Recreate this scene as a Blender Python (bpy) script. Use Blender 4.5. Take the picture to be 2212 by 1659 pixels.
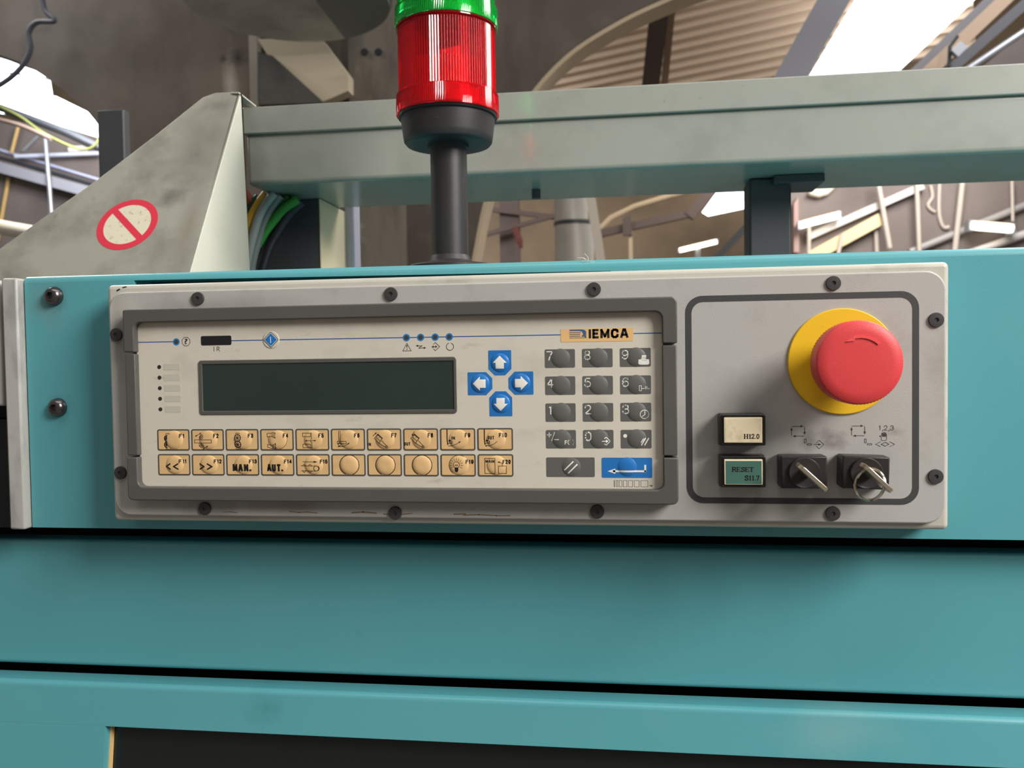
import bpy, math, random
from mathutils import Vector, Matrix

random.seed(7)
for o in list(bpy.data.objects):
    bpy.data.objects.remove(o)
scene = bpy.context.scene
col = scene.collection
PI = math.pi
Z0 = 1.25                 # the panel's lower edge stands 1.25 m above the floor

# ------------------------------------------------------------------ camera
CR = Vector((0.991413682, 0.129901404, -0.014984527))
CU = Vector((0.010587498, 0.034473758, 0.999349521))
CF = Vector((-0.130333479, 0.990927437, -0.032802424))
CP = Vector((0.272898735, -0.417062963, 0.082582342 + Z0))
cd = bpy.data.cameras.new('camera')
cd.sensor_width = 36.0
cd.lens = 1800.0 / 2212.0 * 36.0
cd.clip_start = 0.01
cd.dof.use_dof = True
cd.dof.focus_distance = 0.44
cd.dof.aperture_fstop = 17.0
cam = bpy.data.objects.new('camera', cd)
col.objects.link(cam)
cam.matrix_world = Matrix(((CR.x, CU.x, -CF.x, CP.x), (CR.y, CU.y, -CF.y, CP.y), (CR.z, CU.z, -CF.z, CP.z), (0, 0, 0, 1)))
scene.camera = cam

# ------------------------------------------------------------------ light
scene.view_settings.view_transform = 'Standard'
scene.view_settings.look = 'None'
scene.view_settings.gamma = 1.0
scene.view_settings.use_curve_mapping = False
scene.view_settings.exposure = 0.0
w = bpy.data.worlds.new('World')
scene.world = w
w.use_nodes = True
w.node_tree.nodes['Background'].inputs[0].default_value = (1.0, 0.96, 0.9, 1)
w.node_tree.nodes['Background'].inputs[1].default_value = 0.21


def area(name, loc, target, sx, sy, power, color):
    ld = bpy.data.lights.new(name, 'AREA')
    ld.shape = 'RECTANGLE'
    ld.size, ld.size_y, ld.energy, ld.color = sx, sy, power, color
    o = bpy.data.objects.new(name, ld)
    col.objects.link(o)
    o.location = loc
    o.rotation_euler = (Vector(target) - Vector(loc)).to_track_quat('-Z', 'Y').to_euler()
    return o


# the roof light above and behind the photographer's right shoulder
area('roof_light', (1.85, -1.02, Z0 + 1.2), (0.3, 0, Z0 + 0.02), 0.85, 0.85, 74, (1.0, 0.98, 0.945))
# the long roof light overhead
area('overhead_roof_light', (0.7, -0.55, Z0 + 2.3), (0.5, -0.25, Z0), 3.2, 1.0, 26, (1.0, 0.98, 0.95))
# the skylights over the far bays
area('far_skylight', (2.6, 2.2, Z0 + 2.9), (0.6, 1.6, Z0), 1.6, 1.0, 110, (0.95, 0.97, 1.0))
area('right_bay_skylight', (2.4, 5.2, Z0 + 2.2), (1.4, 6.8, Z0 + 0.9), 1.5, 1.0, 105, (1.0, 0.97, 0.92))
area('left_bay_skylight', (-2.6, 4.4, Z0 + 2.0), (-2.8, 6.2, Z0 + 1.0), 1.2, 0.8, 130, (0.97, 0.98, 1.0))
area('near_skylight', (-2.6, 2.0, Z0 + 2.6), (-0.4, 1.4, Z0), 1.2, 1.0, 55, (1.0, 0.98, 0.95))


# ------------------------------------------------------------------ materials
def lin(c):
    c = c / 255.0
    return c / 12.92 if c <= 0.04045 else ((c + 0.055) / 1.055) ** 2.4


def rgb(t):
    return (lin(t[0]), lin(t[1]), lin(t[2]), 1.0)


MATS = {}


def mat(name, c, rough=0.5, metal=0.0, spots=None, bump=None, spec=0.5, coat=0.0, trans=0.0, ior=1.45, emit=None, fine=None, blots=None):
    """spots = list of (scale, low, high, colour, strength, stretch) ; bump = (scale, strength) ; fine = small colour grain"""
    if name in MATS:
        return MATS[name]
    m = bpy.data.materials.new(name)
    m.use_nodes = True
    nt = m.node_tree
    b = nt.nodes['Principled BSDF']
    b.inputs['Roughness'].default_value = rough
    b.inputs['Metallic'].default_value = metal
    b.inputs['Specular IOR Level'].default_value = spec
    b.inputs['Coat Weight'].default_value = coat
    b.inputs['Transmission Weight'].default_value = trans
    b.inputs['IOR'].default_value = ior
    b.inputs['Base Color'].default_value = rgb(c)
    if emit:
        b.inputs['Emission Color'].default_value = rgb(emit[0])
        b.inputs['Emission Strength'].default_value = emit[1]
    if spots or bump or fine or blots:
        tc = nt.nodes.new('ShaderNodeTexCoord')
        geo = nt.nodes.new('ShaderNodeNewGeometry')
    last = None
    if spots:
        for k, sp in enumerate(spots):
            sc, lo, hi, c2, stg = sp[:5]
            st = sp[5] if len(sp) > 5 else (1, 1, 1)
            mp = nt.nodes.new('ShaderNodeMapping')
            mp.inputs['Scale'].default_value = st
            mp.inputs['Location'].default_value = (k * 3.7, k * 1.3, k * 2.1)
            nt.links.new(geo.outputs['Position'], mp.inputs['Vector'])
            nz = nt.nodes.new('ShaderNodeTexNoise')
            nz.inputs['Scale'].default_value = sc
            nz.inputs['Detail'].default_value = 5.0
            nz.inputs['Roughness'].default_value = 0.6
            nt.links.new(mp.outputs['Vector'], nz.inputs['Vector'])
            mr = nt.nodes.new('ShaderNodeMapRange')
            mr.inputs['From Min'].default_value = lo
            mr.inputs['From Max'].default_value = hi
            mr.inputs['To Min'].default_value = 0.0
            mr.inputs['To Max'].default_value = stg
            nt.links.new(nz.outputs['Fac'], mr.inputs['Value'])
            mx = nt.nodes.new('ShaderNodeMix')
            mx.data_type = 'RGBA'
            nt.links.new(mr.outputs['Result'], mx.inputs[0])
            if last is None:
                mx.inputs[6].default_value = rgb(c)
            else:
                nt.links.new(last, mx.inputs[6])
            mx.inputs[7].default_value = rgb(c2)
            last = mx.outputs[2]
    for (bx, by, bz, rx, rz, c2, stg) in (blots or []):
        # a smudge, haze patch or painted glare with its own place and size
        sub = nt.nodes.new('ShaderNodeVectorMath')
        sub.operation = 'SUBTRACT'
        nt.links.new(geo.outputs['Position'], sub.inputs[0])
        sub.inputs[1].default_value = (bx * .001, by * .001, bz * .001 + Z0)
        mul = nt.nodes.new('ShaderNodeVectorMath')
        mul.operation = 'MULTIPLY'
        nt.links.new(sub.outputs[0], mul.inputs[0])
        mul.inputs[1].default_value = (1000 / rx, 0, 1000 / rz)
        ln_ = nt.nodes.new('ShaderNodeVectorMath')
        ln_.operation = 'LENGTH'
        nt.links.new(mul.outputs[0], ln_.inputs[0])
        nz = nt.nodes.new('ShaderNodeTexNoise')
        nz.inputs['Scale'].default_value = 1400 / max(rx, rz)
        nz.inputs['Detail'].default_value = 4
        nt.links.new(geo.outputs['Position'], nz.inputs['Vector'])
        ad = nt.nodes.new('ShaderNodeMath')
        ad.operation = 'MULTIPLY_ADD'
        nt.links.new(nz.outputs['Fac'], ad.inputs[0])
        ad.inputs[1].default_value = 1.5
        nt.links.new(ln_.outputs['Value'], ad.inputs[2])
        mr = nt.nodes.new('ShaderNodeMapRange')
        mr.inputs['From Min'].default_value = 1.75
        mr.inputs['From Max'].default_value = .7
        mr.inputs['To Min'].default_value = 0
        mr.inputs['To Max'].default_value = stg
        nt.links.new(ad.outputs[0], mr.inputs['Value'])
        mx = nt.nodes.new('ShaderNodeMix')
        mx.data_type = 'RGBA'
        nt.links.new(mr.outputs['Result'], mx.inputs[0])
        if last is None:
            mx.inputs[6].default_value = rgb(c)
        else:
            nt.links.new(last, mx.inputs[6])
        mx.inputs[7].default_value = rgb(c2)
        last = mx.outputs[2]
    if last is not None:
        nt.links.new(last, b.inputs['Base Color'])
    if bump:
        nz = nt.nodes.new('ShaderNodeTexNoise')
        nz.inputs['Scale'].default_value = bump[0]
        nz.inputs['Detail'].default_value = 3.0
        nt.links.new(geo.outputs['Position'], nz.inputs['Vector'])
        bp = nt.nodes.new('ShaderNodeBump')
        bp.inputs['Strength'].default_value = bump[1]
        bp.inputs['Distance'].default_value = 0.0006
        nt.links.new(nz.outputs['Fac'], bp.inputs['Height'])
        nt.links.new(bp.outputs['Normal'], b.inputs['Normal'])
    MATS[name] = m
    return m


TEAL = mat('teal_paint', (84, 154, 161), 0.34, spots=[(9, .50, .75, (98, 158, 164), .35), (60, .68, .82, (58, 122, 127), .3)], bump=(900, .06), coat=0.15,
           blots=[(73, 22, -112, 16, 10, (62, 126, 130), .5), (380, 22, -112, 40, 18, (122, 166, 168), .5), (-52, 22, 118, 16, 22, (108, 142, 142), .55), (-47, 22, 57, 9, 9, (54, 108, 112), .7), (-47, 22, 119, 9, 9, (60, 108, 112), .7)])
COVER = mat('grey_cover_paint', (170, 167, 162), 0.42, spots=[(22, .52, .78, (128, 122, 114), .55), (120, .66, .8, (104, 96, 88), .5, (1, 1, 2.2))], bump=(1500, .12),
            blots=[(373, 0, 42, 8, 5, (104, 98, 92), .75), (374, 0, 38, 9, 4, (104, 98, 92), .7), (362, 0, 40, 5, 9, (112, 106, 100), .6), (355, 0, 33, 9, 2, (118, 112, 106), .6), (402, 0, 44, 6, 3, (120, 114, 108), .5),
                   (52, 0, 5, 22, 7, (96, 86, 76), .6), (95, 0, 6, 40, 5, (120, 110, 98), .6), (6, 0, 95, 7, 26, (120, 114, 106), .6), (60, 0, 112, 60, 5, (132, 126, 118), .5), (8, 0, 112, 16, 9, (196, 190, 178), .4), (330, 0, 60, 30, 20, (150, 146, 140), .4)])
FLANGE = mat('cream_flange_paint', (186, 182, 170), 0.3, spots=[(60, .55, .8, (128, 118, 104), .55, (.4, 1, 1))], bump=(700, .1))
BEZEL = mat('dark_grey_plastic', (82, 80, 76), 0.42, spots=[(25, .5, .8, (94, 91, 86), .5)], bump=(2500, .1))
MEMB = mat('ivory_membrane', (202, 194, 180), 0.4, spots=[(30, .50, .75, (172, 162, 146), .5, (1, 1, 2)), (75, .64, .82, (130, 120, 106), .55, (.6, 1, 1.6))], bump=(1800, .05))
KEYRIM = mat('key_outline_ink', (74, 72, 66), 0.45)
AMBER = mat('amber_film', (216, 178, 126), 0.22, spots=[(120, .45, .75, (198, 158, 106), .6)], coat=0.3)
NUMKEY = mat('charcoal_film', (92, 91, 87), 0.38, spots=[(90, .5, .75, (98, 98, 94), .5)], coat=.1)
BLUE = mat('blue_film', (32, 108, 178), 0.35, spots=[(90, .5, .75, (44, 118, 186), .6)], coat=.1)
BLUELINE = mat('blue_line_ink', (38, 84, 148), 0.45)
WHITEINK = mat('white_ink', (226, 222, 212), 0.5)
BLACKINK = mat('black_ink', (24, 22, 22), 0.5)
SYMBINK = mat('brown_black_ink', (66, 56, 52), 0.5)
LCD = mat('lcd_glass', (42, 52, 48), 0.14, spots=[(8, .4, .7, (52, 62, 57), .6)], spec=.3)
IRWIN = mat('infrared_window', (30, 29, 30), 0.2)
LEDBLUE = mat('indicator_ring_blue', (44, 116, 176), 0.4)
LEDDARK = mat('unlit_indicator', (60, 64, 64), 0.25)
STATUS = mat('unlit_status_indicator', (48, 42, 38), 0.25)
STRIP = mat('label_window_film', (187, 181, 166), 0.3)
BADGE = mat('badge_film', (222, 180, 122), 0.4)
BADGEBLUE = mat('badge_blue_ink', (66, 92, 118), 0.45)
SCREW = mat('black_oxide_steel', (62, 60, 59), 0.45, metal=0.1, bump=(1200, .1))
BOLT = mat('worn_steel', (105, 100, 100), 0.24, metal=0.9)
YELLOW = mat('yellow_plastic', (228, 182, 24), 0.5, spots=[(70, .6, .8, (170, 140, 60), .5)])
RED = mat('red_plastic', (212, 64, 66), 0.45, spots=[(160, .6, .8, (226, 96, 94), .3)], bump=(1500, .1))
BLACKPL = mat('black_plastic', (42, 38, 38), 0.38, bump=(2200, .15))
BLACKGL = mat('black_gloss_plastic', (24, 23, 24), 0.22)
LENSC = mat('cream_lens', (226, 210, 176), 0.3, spots=[(150, .5, .7, (168, 152, 122), .5)])
LENSG = mat('green_lens', (70, 106, 95), 0.25, spots=[(120, .5, .75, (58, 92, 84), .5)])
LENSEDGE = mat('gold_lens_edge', (226, 212, 180), 0.2)
KEYMETAL = mat('nickel_key', (205, 190, 168), 0.26, metal=0.9, spots=[(300, .55, .75, (150, 130, 105), .5)])
RINGMETAL = mat('steel_ring', (215, 208, 192), 0.16, metal=1.0)
STRIPGREY = mat('light_grey_strip_paint', (172, 170, 164), 0.4, spots=[(45, .5, .75, (112, 110, 106), .75, (1, 1, .5))])
DARKBODY = mat('black_machine_body', (22, 24, 27), 0.55)
GLASS = mat('dark_window_glass', (24, 25, 25), 0.10)
GASKET = mat('cream_gasket', (214, 178, 120), 0.5)
GUARD = mat('grey_green_guard_paint', (150, 148, 136), 0.42, spots=[(14, .48, .70, (96, 92, 86), .75), (90, .64, .8, (84, 80, 74), .5)], bump=(900, .08),
            blots=[(-86, 0, 214, 16, 10, (86, 82, 78), .8), (-76, 0, 262, 30, 42, (112, 106, 98), .7), (-66, 0, 300, 20, 14, (100, 94, 88), .7), (-62, 0, 190, 12, 50, (112, 100, 86), .55)])
SIDEPL = mat('lit_guard_side_paint', (206, 202, 186), 0.45, spots=[(20, .5, .8, (190, 182, 164), .5)])  # guard paint made lighter: light on the right face put into the colour
SIGNRED = mat('sign_red_ink', (206, 48, 68), 0.45)
SIGNWH = mat('sign_cream_film', (210, 202, 178), 0.5, spots=[(260, .58, .72, (120, 108, 88), .75)])
BEAM = mat('grey_green_beam_paint', (147, 147, 138), 0.30, spots=[(16, .5, .78, (122, 124, 114), .6), (120, .70, .78, (92, 82, 68), .8)], bump=(600, .05), coat=.2)
RUST = mat('rusty_edge', (146, 128, 104), 0.6, spots=[(60, .4, .7, (120, 96, 74), .7)])
POST = mat('dark_grey_post_paint', (62, 62, 64), 0.5, spots=[(12, .5, .75, (72, 72, 72), .5)])
CREAMPL = mat('cream_plate_paint', (226, 208, 172), 0.5)
LILAC = mat('pale_lilac_plastic', (190, 184, 198), 0.5)
RUBBER = mat('beacon_black_plastic', (46, 42, 42), 0.42, spots=[(420, .64, .74, (84, 78, 76), .5)], bump=(2600, .2))
CONCRETE = mat('stained_glare_concrete', (92, 83, 74), 0.85, spots=[(1.3, .42, .70, (66, 58, 51), .8), (6, .5, .72, (112, 102, 90), .45), (3, .55, .78, (52, 46, 41), .6, (2.2, 1, .5))], bump=(9, .5),
               blots=[(-1228, 0, 1190, 170, 190, (118, 108, 96), .7), (-1179, 0, 1120, 36, 200, (164, 156, 144), .85), (-1148, 0, 1224, 52, 46, (44, 28, 27), .95), (-1205, 0, 1222, 22, 22, (40, 30, 28), .9), (-1880, 0, 1330, 380, 330, (112, 108, 106), .6)])  # last patch paints the skylight's glare onto the upper-left concrete
SOFFIT = mat('pale_concrete_edge', (178, 160, 134), 0.8, spots=[(5, .5, .8, (150, 132, 108), .6)])
ROOFM = mat('corrugated_roof_board', (224, 200, 174), 0.75, spots=[(2, .5, .8, (196, 172, 148), .6)])
DARKWOOD = mat('dark_roof_timber', (86, 72, 66), 0.7)
FARWALL = mat('far_brown_wall', (150, 130, 106), 0.9, spots=[(.6, .4, .7, (98, 84, 72), .9)])
FARDARK = mat('far_dark_roof', (122, 112, 108), 0.9, spots=[(.8, .4, .7, (92, 82, 78), .8)])
PALEPIPE = mat('pale_pipe_paint', (176, 170, 158), 0.4, spots=[(3, .5, .8, (140, 132, 118), .6)])
GALV = mat('galvanised_steel', (172, 174, 180), 0.35, metal=.5)
DUCTM = mat('galvanised_duct', (86, 90, 88), 0.5, metal=.25, spots=[(3, .45, .75, (70, 72, 70), .7)])
PALEBOARD = mat('pale_roof_panel', (188, 174, 150), 0.7, spots=[(4, .5, .75, (152, 138, 116), .6, (1, 1, 4))])
SKYPANE = mat('daylit_glazing', (240, 246, 250), 0.3, emit=((246, 250, 255), 5.0))
TUBELIT = mat('lit_lamp_tube', (255, 246, 226), 0.3, emit=((255, 246, 224), 6.0))
FLOORM = mat('concrete_floor', (120, 112, 104), 0.7, spots=[(1.5, .45, .7, (92, 86, 80), .7)])
LINT = mat('pale_lint', (226, 222, 208), 0.8)


def lens_mat(name, c, t=0.86):
    return mat(name, c, 0.08, trans=t, ior=1.4, spec=.5)


LENSRED = lens_mat('red_ribbed_lens', (250, 30, 46))
LENSGREEN = lens_mat('green_ribbed_lens', (30, 214, 92))


# ------------------------------------------------------------------ builder (panel millimetres: x right, y into the machine, z up from the panel's lower edge)
ORG = {}


class MB:
    def __init__(s):
        s.v, s.f = [], []

    def add(s, vs, fs):
        k = len(s.v)
        s.v += [tuple(p) for p in vs]
        s.f += [tuple(i + k for i in f) for f in fs]
        return s

    def box(s, x0, x1, y0, y1, z0, z1):
        return s.add([(x0, y0, z0), (x1, y0, z0), (x1, y1, z0), (x0, y1, z0), (x0, y0, z1), (x1, y0, z1), (x1, y1, z1), (x0, y1, z1)],
                     [(3, 2, 1, 0), (4, 5, 6, 7), (0, 1, 5, 4), (1, 2, 6, 5), (2, 3, 7, 6), (3, 0, 4, 7)])

    def loft(s, loops, cap0=True, cap1=True):
        n = len(loops[0])
        vs = [p for L in loops for p in L]
        fs = []
        for k in range(len(loops) - 1):
            for i in range(n):
                j = (i + 1) % n
                fs.append((k * n + i, k * n + j, (k + 1) * n + j, (k + 1) * n + i))
        if cap0:
            fs.append(tuple(reversed(range(n))))
        if cap1:
            fs.append(tuple(range((len(loops) - 1) * n, len(loops) * n)))
        return s.add(vs, fs)

    def prism(s, pts, y0, y1):
        """pts (x, z) counter-clockwise seen from the front; y0 is the front"""
        return s.loft([[(x, y1, z) for x, z in pts], [(x, y0, z) for x, z in pts]])

    def ring(s, outer, inner, y0, y1):
        n = len(outer)
        L = [[(x, y1, z) for x, z in outer], [(x, y0, z) for x, z in outer], [(x, y0, z) for x, z in inner], [(x, y1, z) for x, z in inner]]
        L.append(L[0])
        return s.loft(L, False, False)

    def lathe_z(s, cx, cy, prof, n=48, ribs=0, amp=0.0):
        """profile (r, z) around a vertical axis, optionally ribbed"""
        loops = []
        m = n if not ribs else ribs * 4
        for r, z in prof:
            L = []
            for i in range(m):
                a = 2 * PI * i / m
                rr = r + (amp * (1, 0.5, -1, 0.5)[i % 4] if ribs and r > 1 else 0)
                L.append((cx + rr * math.cos(a), cy + rr * math.sin(a), z))
            loops.append(L)
        return s.loft(loops)

    def lathe_y(s, cx, cz, prof, n=40):
        """profile (r, y) around an axis square to the panel, given from back to front"""
        loops = [[(cx + r * math.cos(2 * PI * i / n), y, cz + r * math.sin(2 * PI * i / n)) for i in range(n)] for r, y in prof]
        return s.loft(loops)

    def tube(s, pts, r, n=10, closed=False):
        P = [Vector(p) for p in pts]
        loops = []
        m = len(P)
        ref = None
        for k in range(m):
            if closed:
                t = P[(k + 1) % m] - P[k - 1]
            else:
                t = P[min(k + 1, m - 1)] - P[max(k - 1, 0)]
            t.normalize()
            if ref is None:
                ref = Vector((0, 0, 1)) if abs(t.z) < .9 else Vector((1, 0, 0))
            a = t.cross(ref).normalized()
            b = a.cross(t).normalized()
            ref = b
            rad = r[k] if isinstance(r, (list, tuple)) else r
            loops.append([tuple(P[k] + rad * (math.cos(2 * PI * i / n) * a + math.sin(2 * PI * i / n) * b)) for i in range(n)])
        if closed:
            loops.append(loops[0])
            return s.loft(loops, False, False)
        return s.loft(loops)

    def bar(s, A, B, w, h, up=(0, 0, 1)):
        """a square bar from A to B, w wide and h deep"""
        A, B = Vector(A), Vector(B)
        t = (B - A).normalized()
        a = t.cross(Vector(up)).normalized() * (w / 2)
        b = a.cross(t).normalized() * (h / 2)
        L = [[A - a - b, A + a - b, A + a + b, A - a + b], [B - a - b, B + a - b, B + a + b, B - a + b]]
        return s.loft(L)

    def build(s, name, m, parent=None, origin=None, smooth=False, bevel=None, seg=2, angle=35):
        if origin is None:
            origin = ORG[parent.name] if parent else (sum(p[0] for p in s.v) / len(s.v), sum(p[1] for p in s.v) / len(s.v), min(p[2] for p in s.v))
        me = bpy.data.meshes.new(name)
        me.from_pydata([((x - origin[0]) * .001, (y - origin[1]) * .001, (z - origin[2]) * .001) for x, y, z in s.v], [], s.f)
        me.validate()
        import bmesh
        bm = bmesh.new()
        bm.from_mesh(me)
        bmesh.ops.recalc_face_normals(bm, faces=bm.faces)
        bm.to_mesh(me)
        bm.free()
        if smooth:
            for p in me.polygons:
                p.use_smooth = True
            me.set_sharp_from_angle(angle=math.radians(angle))
        me.materials.append(m)
        o = link(me, name, parent, origin)
        if bevel:
            bv = o.modifiers.new('bevel', 'BEVEL')
            bv.width = bevel * .001
            bv.segments = seg
            bv.limit_method = 'ANGLE'
            bv.angle_limit = math.radians(40)
            for p in me.polygons:
                p.use_smooth = True
            me.set_sharp_from_angle(angle=math.radians(50))
        return o


def link(data, name, parent, origin):
    o = bpy.data.objects.new(name, data)
    col.objects.link(o)
    ORG[o.name] = origin
    if parent:
        po = ORG[parent.name]
        o.parent = parent
        o.location = [(origin[i] - po[i]) * .001 for i in range(3)]
    else:
        o.location = (origin[0] * .001, origin[1] * .001, origin[2] * .001 + Z0)
    return o


def thing(name, origin, label, cat, group=None):
    o = link(None, name, None, origin)
    o.empty_display_size = 0.02
    return tag(o, label, cat, group)


def tag(o, label, cat, group=None):
    o['label'] = label
    o['category'] = cat
    if group:
        o['group'] = group
    return o


def struct(o):
    o['kind'] = 'structure'
    return o


def rr(x0, z0, x1, z1, r, n=6):
    pts = []
    for cx, cz, a in ((x1 - r, z0 + r, -PI / 2), (x1 - r, z1 - r, 0), (x0 + r, z1 - r, PI / 2), (x0 + r, z0 + r, PI)):
        for k in range(n + 1):
            t = a + k * PI / 2 / n
            pts.append((cx + r * math.cos(t), cz + r * math.sin(t)))
    return pts


# ---- flat print: text and strokes as ink on a surface, draped over domes
_txt = {}


def text2d(s, bold=0.0):
    key = (s, bold)
    if key in _txt:
        return _txt[key]
    cu = bpy.data.curves.new('t', 'FONT')
    cu.body = s
    cu.offset = bold
    cu.resolution_u = 3
    ob = bpy.data.objects.new('t', cu)
    col.objects.link(ob)
    dg = bpy.context.evaluated_depsgraph_get()
    me = ob.evaluated_get(dg).to_mesh()
    vs = [(v.co.x, v.co.y) for v in me.vertices]
    fs = [tuple(p.vertices) for p in me.polygons]
    ob.evaluated_get(dg).to_mesh_clear()
    bpy.data.objects.remove(ob)
    bpy.data.curves.remove(cu)
    _txt[key] = (vs, fs)
    return _txt[key]


BF = {
    'A': (.9, [[(0, 0), (.38, 1), (.62, 1), (1, 0)], [(.2, .3), (.8, .3)]]),
    'C': (.85, [[(1, .74), (.95, .9), (.7, 1), (.3, 1), (.05, .85), (0, .6), (0, .4), (.05, .15), (.3, 0), (.7, 0), (.95, .12), (1, .3)]]),
    'E': (.72, [[(1, 1), (0, 1), (0, 0), (1, 0)], [(0, .52), (.86, .52)]]),
    'F': (.7, [[(1, 1), (0, 1), (0, 0)], [(0, .54), (.86, .54)]]),
    'I': (.22, [[(.5, 0), (.5, 1)]]),
    'M': (1.0, [[(0, 0), (0, 1), (.5, .12), (1, 1), (1, 0)]]),
    'N': (.85, [[(0, 0), (0, 1), (1, 0), (1, 1)]]),
    'O': (.85, [[(.3, 1), (.7, 1), (.95, .85), (1, .6), (1, .4), (.95, .15), (.7, 0), (.3, 0), (.05, .15), (0, .4), (0, .6), (.05, .85), (.3, 1)]]),
    'T': (.8, [[(0, 1), (1, 1)], [(.5, 1), (.5, 0)]]),
    'U': (.85, [[(0, 1), (0, .3), (.08, .1), (.3, 0), (.7, 0), (.92, .1), (1, .3), (1, 1)]]),
    '1': (.42, [[(.1, .76), (.62, .96), (.75, 1), (.75, 0)]]),
    '2': (.72, [[(.02, .72), (.08, .9), (.3, 1), (.7, 1), (.95, .86), (.97, .68), (.85, .5), (0, 0), (1, 0)]]),
    '3': (.72, [[(.02, .78), (.15, .95), (.35, 1), (.68, 1), (.92, .88), (.94, .66), (.75, .54), (.42, .53)], [(.75, .54), (.98, .42), (1, .2), (.85, .05), (.6, 0), (.3, 0), (.08, .08), (0, .26)]]),
    '4': (.78, [[(.74, 0), (.74, 1), (0, .28), (1, .28)]]),
    '5': (.72, [[(.92, 1), (.15, 1), (.05, .5), (.3, .62), (.65, .62), (.94, .48), (1, .28), (.9, .08), (.6, 0), (.3, 0), (.06, .08), (0, .22)]]),
    '6': (.72, [[(.95, .82), (.85, .96), (.6, 1), (.3, .96), (.08, .78), (0, .45), (.05, .15), (.3, 0), (.68, 0), (.95, .14), (1, .34), (.9, .52), (.65, .6), (.35, .58), (.08, .42)]]),
    '7': (.7, [[(0, 1), (1, 1), (.55, .5), (.32, 0)]]),
    '8': (.74, [[(.5, .54), (.2, .6), (.07, .76), (.14, .92), (.4, 1), (.6, 1), (.86, .92), (.93, .76), (.8, .6), (.5, .54), (.15, .46), (0, .26), (.08, .08), (.35, 0), (.65, 0), (.92, .08), (1, .26), (.85, .46), (.5, .54)]]),
    '9': (.72, [[(.05, .18), (.15, .04), (.4, 0), (.7, .04), (.92, .22), (1, .55), (.95, .85), (.7, 1), (.32, 1), (.05, .86), (0, .66), (.1, .48), (.35, .4), (.65, .42), (.92, .58)]]),
    '0': (.72, [[(.3, 1), (.7, 1), (.95, .82), (1, .5), (.95, .18), (.7, 0), (.3, 0), (.05, .18), (0, .5), (.05, .82), (.3, 1)]]),
    '.': (.2, [[(.5, 0), (.5, .04)]]),
}


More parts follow.
